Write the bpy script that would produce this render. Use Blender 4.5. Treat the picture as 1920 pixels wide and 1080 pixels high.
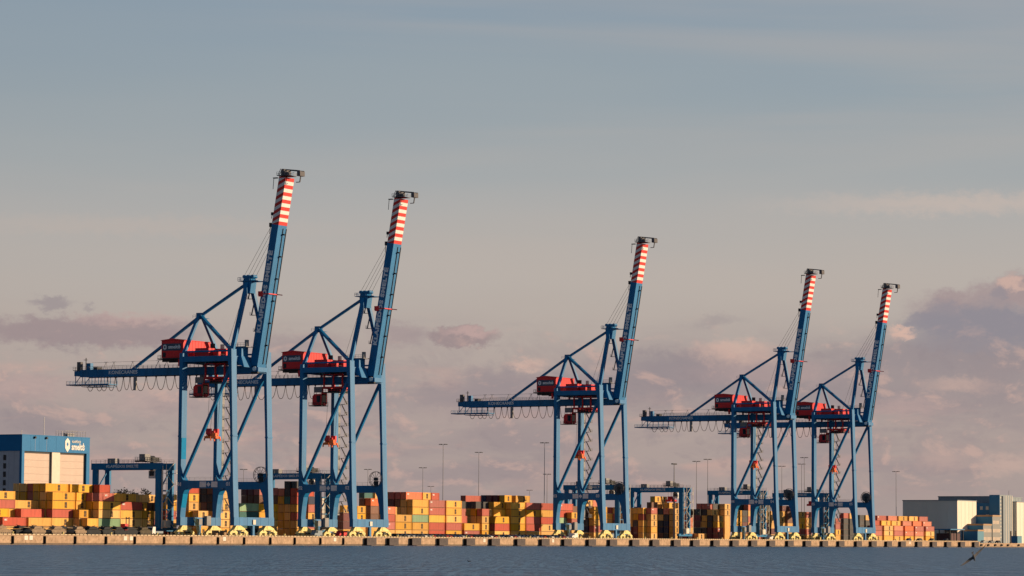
import bpy, bmesh, math, random
from mathutils import Vector, Matrix

for _o in list(bpy.data.objects):
    bpy.data.objects.remove(_o)
SC = bpy.context.scene
COL = SC.collection
R = math.radians
QZ = 3.0          # top of the quay above the water
RAIL = 4.0        # waterside crane rail behind the quay edge
ROW0, ROWP = 43.0, 2.66   # first yard row and row pitch
# axes: X runs along the quay away from the viewer, Y landward, Z up

# ---------------------------------------------------------------- camera
TH = R(29.0)
FPX = 6018.2
PITCH = R(4.5157)
ROLL = R(0.30)
fw = Vector((math.cos(TH) * math.cos(PITCH), math.sin(TH) * math.cos(PITCH), math.sin(PITCH)))
rt = Vector((math.sin(TH), -math.cos(TH), 0))
up = rt.cross(fw)
r2 = rt * math.cos(ROLL) + up * math.sin(ROLL)
u2 = up * math.cos(ROLL) - rt * math.sin(ROLL)
cam = bpy.data.cameras.new("camera")
cam.sensor_width = 36.0
cam.lens = FPX / 1920 * 36.0
cam.clip_start = 1.0
cam.clip_end = 30000
co = bpy.data.objects.new("camera", cam)
COL.objects.link(co)
CAMLOC = Vector((-897.62, -600.05, 1.75))
m = Matrix((r2, u2, -fw)).transposed().to_4x4()
m.translation = CAMLOC
co.matrix_world = m
SC.camera = co

# ---------------------------------------------------------------- light
SUN_EL = R(10.5)
SUN_AZ = R(-51.0)      # from the X axis towards the water side
sun_dir = Vector((math.cos(SUN_AZ) * math.cos(SUN_EL), math.sin(SUN_AZ) * math.cos(SUN_EL), math.sin(SUN_EL)))
sl = bpy.data.lights.new("sun", 'SUN')
sl.energy = 4.75
sl.angle = R(0.5)
sl.color = (1.0, 0.73, 0.46)
so = bpy.data.objects.new("sun", sl)
COL.objects.link(so)
so.rotation_euler = sun_dir.to_track_quat('Z', 'Y').to_euler()

vs = SC.view_settings
SC.display_settings.display_device = 'sRGB'
vs.view_transform = 'Standard'
vs.look = 'None'
vs.exposure = 0.30
vs.gamma = 1.0
vs.use_curve_mapping = False


def srgb(r, g, b):
    f = lambda c: (c / 255 / 12.92) if c / 255 <= 0.04045 else ((c / 255 + 0.055) / 1.055) ** 2.4
    return (f(r), f(g), f(b), 1.0)


# ---------------------------------------------------------------- sky
def build_sky():
    w = bpy.data.worlds.new("World")
    SC.world = w
    w.use_nodes = True
    nt = w.node_tree
    N, K = nt.nodes, nt.links
    N.clear()
    out = N.new('ShaderNodeOutputWorld')
    bg = N.new('ShaderNodeBackground')
    bg.inputs['Strength'].default_value = 0.1
    K.new(bg.outputs[0], out.inputs[0])
    sky = N.new('ShaderNodeTexSky')
    sky.sky_type = 'NISHITA'
    sky.sun_disc = False
    sky.sun_elevation = SUN_EL
    sky.sun_rotation = math.pi / 2 - SUN_AZ
    sky.air_density = 1.0
    sky.dust_density = 2.0

    def val(x, sock):
        if isinstance(x, (int, float)):
            sock.default_value = x
        else:
            K.new(x, sock)

    def M(op, a, b=0.0, c=None):
        n = N.new('ShaderNodeMath')
        n.operation = op
        val(a, n.inputs[0])
        val(b, n.inputs[1])
        if c is not None:
            val(c, n.inputs[2])
        return n.outputs[0]

    def smooth(x, lo, hi):
        n = N.new('ShaderNodeMapRange')
        n.interpolation_type = 'SMOOTHSTEP'
        val(x, n.inputs[0])
        n.inputs[1].default_value = lo
        n.inputs[2].default_value = hi
        return n.outputs[0]

    def mix(f, a, b):
        n = N.new('ShaderNodeMix')
        n.data_type = 'RGBA'
        val(f, n.inputs[0])
        for s, x in ((n.inputs[6], a), (n.inputs[7], b)):
            if isinstance(x, tuple):
                s.default_value = x
            else:
                K.new(x, s)
        return n.outputs[2]

    tc = N.new('ShaderNodeTexCoord')
    sx = N.new('ShaderNodeSeparateXYZ')
    K.new(tc.outputs['Generated'], sx.inputs[0])
    x, y, z = sx.outputs
    hor = M('SQRT', M('ADD', M('MULTIPLY', x, x), M('MULTIPLY', y, y)))
    az = M('ARCTAN2', y, x)
    A = M('MULTIPLY', M('SUBTRACT', TH, az), FPX)              # bearing, in units of 1/FPX rad
    El = M('MULTIPLY', M('ARCTAN2', z, hor), FPX)              # elevation in the same unit

    def noise(sx_, sy_, det, rough, off=0.0, dist=0.0):
        cb = N.new('ShaderNodeCombineXYZ')
        K.new(M('MULTIPLY', A, 1.0 / sx_), cb.inputs[0])
        K.new(M('MULTIPLY', El, 1.0 / sy_), cb.inputs[1])
        cb.inputs[2].default_value = off
        n = N.new('ShaderNodeTexNoise')
        n.inputs['Scale'].default_value = 1.0
        n.inputs['Detail'].default_value = det
        n.inputs['Roughness'].default_value = rough
        n.inputs['Distortion'].default_value = dist
        K.new(cb.outputs[0], n.inputs['Vector'])
        return n.outputs[0]

    # gradient of the clear evening sky by elevation
    wob = noise(900, 160, 2, 0.5, 3.3)
    El2 = M('ADD', El, M('MULTIPLY', M('SUBTRACT', wob, 0.5), 170))
    ramp = N.new('ShaderNodeValToRGB')
    LIM = 9500.0
    K.new(M('DIVIDE', El2, LIM), ramp.inputs[0])
    stops = [(0, (173, 156, 152)), (120, (173, 157, 153)), (260, (178, 162, 157)), (400, (184, 172, 165)),
             (500, (184, 175, 169)), (600, (176, 173, 171)), (720, (163, 168, 171)), (860, (151, 162, 170)), (1000, (140, 156, 170)),
             (1500, (116, 137, 158)), (2600, (80, 102, 128)), (9500, (48, 65, 92))]
    cr = ramp.color_ramp
    for i, (e, c) in enumerate(stops):
        el = cr.elements[i] if i < 2 else cr.elements.new(e / LIM)
        el.position = e / LIM
        el.color = srgb(*c)
    col = ramp.outputs[0]
    # the side of the sky away from the low sun is duller
    anti = M('MULTIPLY_ADD', M('COSINE', M('SUBTRACT', az, SUN_AZ)), -0.5, 0.5)
    duller = smooth(anti, 0.42, 1.0)
    col = mix(M('MULTIPLY', duller, 0.52), col, srgb(62, 68, 80))
    # thin high veils
    v1 = noise(2600, 150, 4, 0.5, 7.1, 0.6)
    v1 = M('MULTIPLY', smooth(v1, 0.46, 0.72), smooth(El, 330, 520))
    v1 = M('MULTIPLY', v1, M('SUBTRACT', 1.0, smooth(El, 900, 3000)))
    col = mix(M('MULTIPLY', v1, 0.26), col, srgb(194, 178, 168))
    # low haze band of soft mauve and peach cloud right round the horizon
    low = M('SUBTRACT', 1.0, smooth(El, 250, 470))
    b1 = smooth(noise(330, 60, 5, 0.55, 1.7, 0.4), 0.42, 0.66)
    col = mix(M('MULTIPLY', M('MULTIPLY', b1, low), 0.55), col, srgb(155, 141, 145))
    b2 = smooth(noise(170, 44, 5, 0.55, 9.2, 0.3), 0.50, 0.72)
    low2 = M('MULTIPLY', smooth(El, 60, 150), M('SUBTRACT', 1.0, smooth(El, 270, 380)))
    col = mix(M('MULTIPLY', M('MULTIPLY', b2, low2), 0.62), col, srgb(203, 166, 156))
    # the larger clouds, each at its own bearing and height
    wx = noise(52, 30, 9, 0.66, 4.0)
    wy = noise(34, 22, 9, 0.68, 12.0)
    Aw = M('ADD', A, M('MULTIPLY', M('SUBTRACT', wx, 0.5), 70))
    Ew = M('ADD', El, M('MULTIPLY', M('SUBTRACT', wy, 0.5), 62))

    def blob(px, py, rx, ry, soft=0.55, flat=False):
        dx = M('DIVIDE', M('SUBTRACT', Aw, px - 960.0), rx)
        dy = M('DIVIDE', M('SUBTRACT', Ew, 1015.0 - py), ry)
        d = M('SQRT', M('ADD', M('MULTIPLY', dx, dx), M('MULTIPLY', dy, dy)))
        return M('SUBTRACT', 1.0, smooth(d, 1.0 - soft, 1.0 + soft * 0.35))

    MAUVE, GREY, BLUE, PEACH, PINK = srgb(165, 146, 148), srgb(152, 140, 145), srgb(144, 138, 148), srgb(216, 180, 166), srgb(192, 163, 159)
    clouds = [
        (1800, 715, 420, 85, 0.9, GREY, 0.75), (1330, 712, 270, 62, 0.8, GREY, 0.8), (960, 745, 260, 60, 0.9, MAUVE, 0.7),
        (1380, 662, 105, 30, 0.6, PEACH, 0.65), (1275, 700, 130, 36, 0.7, GREY, 0.85), (985, 684, 42, 15, 0.8, PEACH, 0.75),
        (925, 712, 75, 28, 0.7, GREY, 0.6), (1130, 690, 40, 12, 0.9, PEACH, 0.35),
        (170, 630, 235, 32, 0.4, srgb(158, 140, 143), 0.9), (250, 606, 120, 14, 0.8, PINK, 0.6), (103, 578, 44, 16, 0.6, GREY, 0.7), (170, 583, 14, 8, 0.8, GREY, 0.5),
        (750, 628, 66, 24, 0.7, MAUVE, 0.7), (868, 632, 74, 21, 0.35, srgb(158, 139, 141), 0.95), (884, 625, 54, 12, 0.7, PINK, 0.9),
        (560, 650, 120, 24, 0.9, MAUVE, 0.6), (40, 735, 120, 36, 0.9, PINK, 0.6), (300, 760, 120, 30, 0.9, PINK, 0.5),
        (1345, 600, 46, 14, 0.9, GREY, 0.4),
        (1500, 800, 140, 26, 0.9, PINK, 0.4),
        (1870, 650, 240, 62, 0.9, GREY, 0.55), (1770, 585, 78, 40, 0.6, MAUVE, 0.8), (1780, 566, 34, 26, 0.5, MAUVE, 0.8), (1852, 566, 60, 40, 0.5, MAUVE, 0.85),
        (1905, 545, 55, 36, 0.5, MAUVE, 0.9), (1975, 560, 90, 60, 0.5, MAUVE, 0.9), (1893, 531, 26, 15, 0.7, PEACH, 0.7), (1930, 526, 24, 18, 0.6, GREY, 0.6),
        (1850, 612, 165, 36, 0.45, BLUE, 1.0), (1772, 590, 62, 30, 0.55, BLUE, 0.75), (1846, 584, 60, 26, 0.7, BLUE, 0.5), (1727, 600, 36, 20, 0.5, BLUE, 0.7),
        (1868, 552, 22, 14, 0.6, BLUE, 0.6), (1985, 610, 120, 44, 0.6, BLUE, 0.9), (1690, 624, 26, 13, 0.6, PEACH, 0.8),
        (1080, 725, 230, 34, 0.7, GREY, 0.6), (1240, 675, 130, 26, 0.7, GREY, 0.6), (860, 745, 190, 24, 0.8, GREY, 0.55),
        (1780, 668, 260, 36, 0.8, GREY, 0.75), (1840, 640, 150, 26, 0.6, BLUE, 0.6), (1800, 384, 360, 24, 0.9, srgb(198, 182, 173), 0.75), (250, 432, 420, 22, 0.9, srgb(190, 176, 168), 0.45),
        (1440, 700, 160, 26, 0.8, PINK, 0.5), (1600, 745, 150, 26, 0.9, GREY, 0.5), (420, 700, 200, 20, 0.9, PINK, 0.4), (620, 770, 180, 30, 0.9, GREY, 0.45), (120, 800, 190, 26, 0.9, GREY, 0.4), (1690, 624, 26, 13, 0.6, PEACH, 0.8),
        (1800, 722, 85, 17, 0.9, PEACH, 0.45), (1760, 860, 60, 26, 0.9, PEACH, 0.5), (1880, 868, 70, 24, 0.9, PEACH, 0.45), (1700, 760, 110, 22, 0.9, PINK, 0.5),
    ]
    for px, py, rx, ry, soft, c, s in clouds:
        col = mix(M('MULTIPLY', blob(px, py, rx, ry, soft), s), col, c)
    # lumpy relief of the low cloud deck: edges turned to the sun (to the right) warm, the far sides mauve
    def deck(da, de):
        cb = N.new('ShaderNodeCombineXYZ')
        K.new(M('MULTIPLY', M('ADD', A, da), 1.0 / 135), cb.inputs[0])
        K.new(M('MULTIPLY', M('ADD', El, de), 1.0 / 78), cb.inputs[1])
        cb.inputs[2].default_value = 21.5
        n = N.new('ShaderNodeTexNoise')
        n.inputs['Scale'].default_value = 1.0
        n.inputs['Detail'].default_value = 8
        n.inputs['Roughness'].default_value = 0.6
        n.inputs['Distortion'].default_value = 0.3
        K.new(cb.outputs[0], n.inputs['Vector'])
        return n.outputs[0]
    d0 = deck(0.0, 0.0)
    d1 = deck(16.0, 13.0)
    rel = M('SUBTRACT', d0, d1)
    band = M('MULTIPLY', smooth(El, 40, 130), M('SUBTRACT', 1.0, smooth(El, 330, 440)))
    right = smooth(A, 650, 800)
    band = M('MAXIMUM', band, M('MULTIPLY', M('MULTIPLY', right, 0.25), M('SUBTRACT', 1.0, smooth(El, 420, 500))))
    body = M('MULTIPLY', smooth(d0, 0.44, 0.60), band)
    col = mix(M('MULTIPLY', body, 0.32), col, srgb(152, 138, 143))
    col = mix(M('MULTIPLY', M('MULTIPLY', smooth(rel, 0.02, 0.16), band), M('MULTIPLY', smooth(d0, 0.40, 0.54), 0.5)), col, srgb(214, 177, 164))
    col = mix(M('MULTIPLY', M('MULTIPLY', smooth(M('MULTIPLY', rel, -1.0), 0.03, 0.18), band), 0.35), col, srgb(143, 131, 138))
    # scale so that a Background strength of 0.1 shows these radiances, then let the physical sky tint it
    sc_ = N.new('ShaderNodeVectorMath')
    sc_.operation = 'SCALE'
    K.new(col, sc_.inputs[0])
    sc_.inputs['Scale'].default_value = 8.15
    fin = mix(0.07, sc_.outputs[0], sky.outputs[0])
    K.new(fin, bg.inputs[0])


build_sky()

# ---------------------------------------------------------------- materials
MATS = {}


def paint(name, c, rough=0.45, var=0.12, scale=0.6, metal=0.0, dirt=None, dirt_amt=0.0, spec=0.18, streak=False, objvar=0.0):
    if name in MATS:
        return MATS[name]
    mt = bpy.data.materials.new(name)
    mt.use_nodes = True
    N, K = mt.node_tree.nodes, mt.node_tree.links
    b = N['Principled BSDF']
    b.inputs['Roughness'].default_value = rough
    b.inputs['Metallic'].default_value = metal
    b.inputs['Specular IOR Level'].default_value = spec
    tc = N.new('ShaderNodeTexCoord')
    mp = N.new('ShaderNodeMapping')
    mp.inputs['Scale'].default_value = (scale, scale, scale * (0.12 if streak else 1.0))
    K.new(tc.outputs['Object'], mp.inputs[0])
    n = N.new('ShaderNodeTexNoise')
    n.inputs['Scale'].default_value = 1.0
    n.inputs['Detail'].default_value = 5
    n.inputs['Roughness'].default_value = 0.6
    K.new(mp.outputs[0], n.inputs['Vector'])
    hs = N.new('ShaderNodeHueSaturation')
    hs.inputs['Color'].default_value = (*c[:3], 1)
    mr = N.new('ShaderNodeMapRange')
    mr.inputs[1].default_value = 0.3
    mr.inputs[2].default_value = 0.7
    mr.inputs[3].default_value = 1 - var
    mr.inputs[4].default_value = 1 + var
    K.new(n.outputs[0], mr.inputs[0])
    vv = mr.outputs[0]
    if objvar:
        oi = N.new('ShaderNodeObjectInfo')
        m2 = N.new('ShaderNodeMapRange')
        m2.inputs[3].default_value = 1 - objvar
        m2.inputs[4].default_value = 1 + objvar
        K.new(oi.outputs['Random'], m2.inputs[0])
        mu = N.new('ShaderNodeMath')
        mu.operation = 'MULTIPLY'
        K.new(vv, mu.inputs[0])
        K.new(m2.outputs[0], mu.inputs[1])
        vv = mu.outputs[0]
        sa = N.new('ShaderNodeMapRange')
        sa.inputs[3].default_value = 0.82
        sa.inputs[4].default_value = 1.05
        wn = N.new('ShaderNodeTexWhiteNoise')
        wn.noise_dimensions = '1D'
        K.new(oi.outputs['Random'], wn.inputs['W'])
        K.new(wn.outputs[0], sa.inputs[0])
        K.new(sa.outputs[0], hs.inputs['Saturation'])
    K.new(vv, hs.inputs['Value'])
    src = hs.outputs[0]
    if dirt:
        n2 = N.new('ShaderNodeTexNoise')
        n2.inputs['Scale'].default_value = 2.3
        n2.inputs['Detail'].default_value = 6
        K.new(mp.outputs[0], n2.inputs['Vector'])
        r2_ = N.new('ShaderNodeMapRange')
        r2_.inputs[1].default_value = 0.55
        r2_.inputs[2].default_value = 0.75
        r2_.inputs[4].default_value = dirt_amt
        K.new(n2.outputs[0], r2_.inputs[0])
        mx = N.new('ShaderNodeMix')
        mx.data_type = 'RGBA'
        K.new(r2_.outputs[0], mx.inputs[0])
        K.new(src, mx.inputs[6])
        mx.inputs[7].default_value = (*dirt[:3], 1)
        src = mx.outputs[2]
    K.new(src, b.inputs['Base Color'])
    MATS[name] = mt
    return mt


BLUE = paint('crane_blue', (0.003, 0.155, 0.37), 0.50, 0.18, 0.35, spec=0.30, dirt=(0.05, 0.16, 0.28), dirt_amt=0.35, streak=True)
PATCH = paint('fresh_blue', (0.0, 0.22, 0.46), 0.6, 0.05, spec=0.08)
RTGB = paint('gantry_blue', (0.006, 0.17, 0.38), 0.45, 0.10, 0.4, dirt=(0.08, 0.13, 0.2), dirt_amt=0.3, streak=True)
RED = paint('crane_red', (0.72, 0.038, 0.045), 0.45, 0.12, 0.5)
ORANGE = paint('spreader_orange', (0.85, 0.15, 0.03), 0.5, 0.15, 0.8)
BOGY = paint('bogie_yellow', (0.84, 0.70, 0.28), 0.45, 0.14, 0.7, dirt=(0.25, 0.16, 0.06), dirt_amt=0.75)
STEEL = paint('grey_steel', (0.25, 0.25, 0.26), 0.5, 0.15, 0.6)
DARK = paint('dark_steel', (0.035, 0.038, 0.045), 0.55, 0.2, 0.8)
RUBBER = paint('black_rubber', (0.012, 0.012, 0.014), 0.7, 0.2)
PANEL = paint('fender_panel', (0.10, 0.085, 0.085), 0.8, 0.25, 0.8)
WHITE = paint('white_paint', (0.78, 0.76, 0.72), 0.5, 0.05)
SEAM_SHADE = paint('seam_shade_rail', (0.17, 0.085, 0.045), 0.8, 0.3)  # dark brown standing in for the shade between container tiers
MASTG = paint('mast_grey', (0.34, 0.33, 0.34), 0.6, 0.1)
CABLE = paint('festoon_rubber', (0.10, 0.075, 0.07), 0.7, 0.1)
REELG = paint('reel_grey', (0.13, 0.125, 0.135), 0.7, 0.2)
CREAM = paint('cream_panel', (0.72, 0.66, 0.55), 0.5, 0.06)
TIPRED = paint('stripe_red', (0.64, 0.045, 0.04), 0.45, 0.08)
TIPWHITE = paint('stripe_white', (0.80, 0.78, 0.74), 0.45, 0.06)
LETTER = paint('letter_grey', (0.80, 0.82, 0.84), 0.5, 0.10)
SIGNB = paint('sign_slate', (0.06, 0.10, 0.15), 0.45, 0.06)
GLASS = paint('dark_glass', (0.02, 0.03, 0.04), 0.08, 0.0)
CONC = paint('quay_concrete', (0.46, 0.32, 0.215), 0.85, 0.30, 0.45, dirt=(0.20, 0.13, 0.08), dirt_amt=0.85, spec=0.1)
GROUND = paint('yard_asphalt', (0.075, 0.07, 0.066), 0.9, 0.2, 0.05, spec=0.2)
BEIGE = paint('door_beige', (0.62, 0.49, 0.42), 0.6, 0.05)


# ---------------------------------------------------------------- mesh helpers
class MB:
    def __init__(s):
        s.v, s.f, s.mi = [], [], []

    def face(s, pts, mi=0):
        i = len(s.v)
        s.v += [tuple(p) for p in pts]
        s.f.append(tuple(range(i, i + len(pts))))
        s.mi.append(mi)

    def add(s, vs_, fs_, mi=0):
        i = len(s.v)
        s.v += [tuple(p) for p in vs_]
        s.f += [tuple(i + k for k in f) for f in fs_]
        s.mi += [mi] * len(fs_)

    def box(s, x0, x1, y0, y1, z0, z1, mi=0):
        s.add([(x0, y0, z0), (x1, y0, z0), (x1, y1, z0), (x0, y1, z0), (x0, y0, z1), (x1, y0, z1), (x1, y1, z1), (x0, y1, z1)],
              [(0, 3, 2, 1), (4, 5, 6, 7), (0, 1, 5, 4), (1, 2, 6, 5), (2, 3, 7, 6), (3, 0, 4, 7)], mi)

    def bar(s, p, q, w, h=None, mi=0, ref=(0, 0, 1)):
        h = w if h is None else h
        p, q = Vector(p), Vector(q)
        d = (q - p).normalized()
        rf = Vector(ref)
        if abs(d.dot(rf)) > 0.97:
            rf = Vector((1, 0, 0))
        a = d.cross(rf).normalized()
        b = a.cross(d).normalized()
        a, b = a * w / 2, b * h / 2
        s.add([p - a - b, p + a - b, p + a + b, p - a + b, q - a - b, q + a - b, q + a + b, q - a + b],
              [(0, 3, 2, 1), (4, 5, 6, 7), (0, 1, 5, 4), (1, 2, 6, 5), (2, 3, 7, 6), (3, 0, 4, 7)], mi)

    def tube(s, p, q, r, n=8, mi=0, r1=None):
        r1 = r if r1 is None else r1
        p, q = Vector(p), Vector(q)
        d = (q - p).normalized()
        a = d.orthogonal().normalized()
        b = d.cross(a)
        vs_ = []
        for c, rr in ((p, r), (q, r1)):
            for k in range(n):
                t = 2 * math.pi * k / n
                vs_.append(c + (a * math.cos(t) + b * math.sin(t)) * rr)
        fs_ = [(k, (k + 1) % n, n + (k + 1) % n, n + k) for k in range(n)]
        fs_ += [tuple(range(n - 1, -1, -1)), tuple(range(n, 2 * n))]
        s.add(vs_, fs_, mi)

    def prism_yz(s, poly, x0, x1, mi=0):
        n = len(poly)
        vs_ = [(x0, a, b) for a, b in poly] + [(x1, a, b) for a, b in poly]
        fs_ = [tuple(range(n)), tuple(range(2 * n - 1, n - 1, -1))]
        fs_ += [(k, n + k, n + (k + 1) % n, (k + 1) % n) for k in range(n)]
        s.add(vs_, fs_, mi)

    def prism_xz(s, poly, y0, y1, mi=0):
        n = len(poly)
        vs_ = [(a, y0, b) for a, b in poly] + [(a, y1, b) for a, b in poly]
        fs_ = [tuple(range(n)), tuple(range(2 * n - 1, n - 1, -1))]
        fs_ += [(k, n + k, n + (k + 1) % n, (k + 1) % n) for k in range(n)]
        s.add(vs_, fs_, mi)

    def rail(s, pts, h=1.1, r=0.045, step=2.2, mi=0):
        """handrail along a polyline"""
        for p, q in zip(pts, pts[1:]):
            p, q = Vector(p), Vector(q)
            n = max(1, round((q - p).length / step))
            for k in range(n + 1):
                c = p.lerp(q, k / n)
                s.bar(c, c + Vector((0, 0, h)), r * 1.6, mi=mi)
            for hh in (h, h * 0.5):
                s.bar(p + Vector((0, 0, hh)), q + Vector((0, 0, hh)), r * 1.6, mi=mi)

    def mesh(s, name, mats):
        me = bpy.data.meshes.new(name)
        me.from_pydata(s.v, [], s.f)
        for mt in (mats if isinstance(mats, (list, tuple)) else [mats]):
            me.materials.append(mt)
        if any(s.mi):
            me.polygons.foreach_set('material_index', s.mi)
        bm = bmesh.new()
        bm.from_mesh(me)
        bmesh.ops.recalc_face_normals(bm, faces=bm.faces)
        bm.to_mesh(me)
        bm.free()
        me.update()
        return me

    def build(s, name, mats, parent=None):
        return link(name, s.mesh(name, mats), parent)


def link(name, me, parent=None):
    o = bpy.data.objects.new(name, me)
    COL.objects.link(o)
    if parent:
        o.parent = parent
    return o


def empty(name, loc, rz=0.0):
    o = bpy.data.objects.new(name, None)
    COL.objects.link(o)
    o.location = loc
    o.rotation_euler = (0, 0, rz)
    return o


def tag(o, label=None, cat=None, group=None, kind=None):
    if label:
        o['label'] = label
    if cat:
        o['category'] = cat
    if group:
        o['group'] = group
    if kind:
        o['kind'] = kind
    return o


def copy_tree(o, parent=None, skip=()):
    c = o.copy()
    COL.objects.link(c)
    if parent:
        c.parent = parent
    for ch in [k for k in CHILD.get(o.name, ())]:
        if ch.name not in skip:
            copy_tree(ch, c, skip)
    return c


CHILD = {}


def index_children():
    CHILD.clear()
    for o in bpy.data.objects:
        if o.parent:
            CHILD.setdefault(o.parent.name, []).append(o)


TEXTS = {}


def text_mesh(s, size, depth=0.03, bold=0.02, spacing=1.0, line=1.0):
    key = (s, size, depth, bold, spacing, line)
    if key in TEXTS:
        return TEXTS[key]
    cu = bpy.data.curves.new('lettering', 'FONT')
    cu.body = s
    cu.size = size
    cu.extrude = depth
    cu.offset = bold * size
    cu.space_character = spacing
    cu.resolution_u = 2
    cu.space_line = line
    cu.align_x = 'CENTER'
    cu.align_y = 'CENTER'
    to = bpy.data.objects.new('lettering', cu)
    COL.objects.link(to)
    dg = bpy.context.evaluated_depsgraph_get()
    me = bpy.data.meshes.new_from_object(to.evaluated_get(dg))
    bpy.data.objects.remove(to)
    bpy.data.curves.remove(cu)
    TEXTS[key] = me
    return me


def text(name, s, size, loc, right, upv, mat, parent=None, width=None, **kw):
    """flat lettering standing on a face; right/upv span the face"""
    me = text_mesh(s, size, **kw).copy()
    me.materials.clear()
    me.materials.append(mat)
    rr, uu = Vector(right).normalized(), Vector(upv).normalized()
    nn = rr.cross(uu)
    xs = [v.co.x for v in me.vertices]
    k = width / (max(xs) - min(xs)) if width else 1.0
    mm = Matrix((rr * k, uu, nn)).transposed().to_4x4()
    mm.translation = Vector(loc)
    me.transform(mm)
    o = link(name, me, parent)
    return o

# ---------------------------------------------------------------- layout data
SLOT_FENDERS = [-124.0, -108.3, -92.9, -76.9, -61.5, -45.4, -30.1, -14.7, 0.8, 16.7, 31.9, 48.3, 63.3]
PANEL_FENDERS = [77.6, 93.0, 109.0, 128.6, 148.8, 168.0, 188.1, 207.9, 226.5, 247.4, 266.0, 286.2, 304.8, 325.0, 343.6, 363.8, 383.3, 402.8, 422.2, 442.6, 462.3, 481.9, 501.3, 522.5, 540.8, 560.2, 578.0, 599.7, 619.7, 639.4, 658.8, 678.6]
SMALL_FENDERS = [691.0, 701.2, 711.5, 721.1, 730.8, 747.1]
MASTS = [(460.9, 191.0, 46.0), (589.7, 244.0, 46.0), (456.0, 132.0, 46.0), (582.9, 199.0, 34.0), (588.8, 278.0, 38.0), (895.4, 453.0, 34.0), (1041.2, 460.0, 34.0), (652.7, 146.0, 42.0), (616.3, 122.0, 42.0), (723.3, 116.0, 42.0), (670.2, 91.0, 44.0), (825.3, 102.0, 40.0), (594.3, 397.0, 38.0), (613.9, 328.0, 38.0), (765.9, 147.0, 42.0)]
CRANES = [0.0, 75.5, 268.9, 441.1, 532.7]
RTGS = [(-2.6, 33.0), (94.7, 31.0), (334.6, 31.0), (397.3, 31.0), (479.5, 31.0), (553.9, 31.0)]
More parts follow.
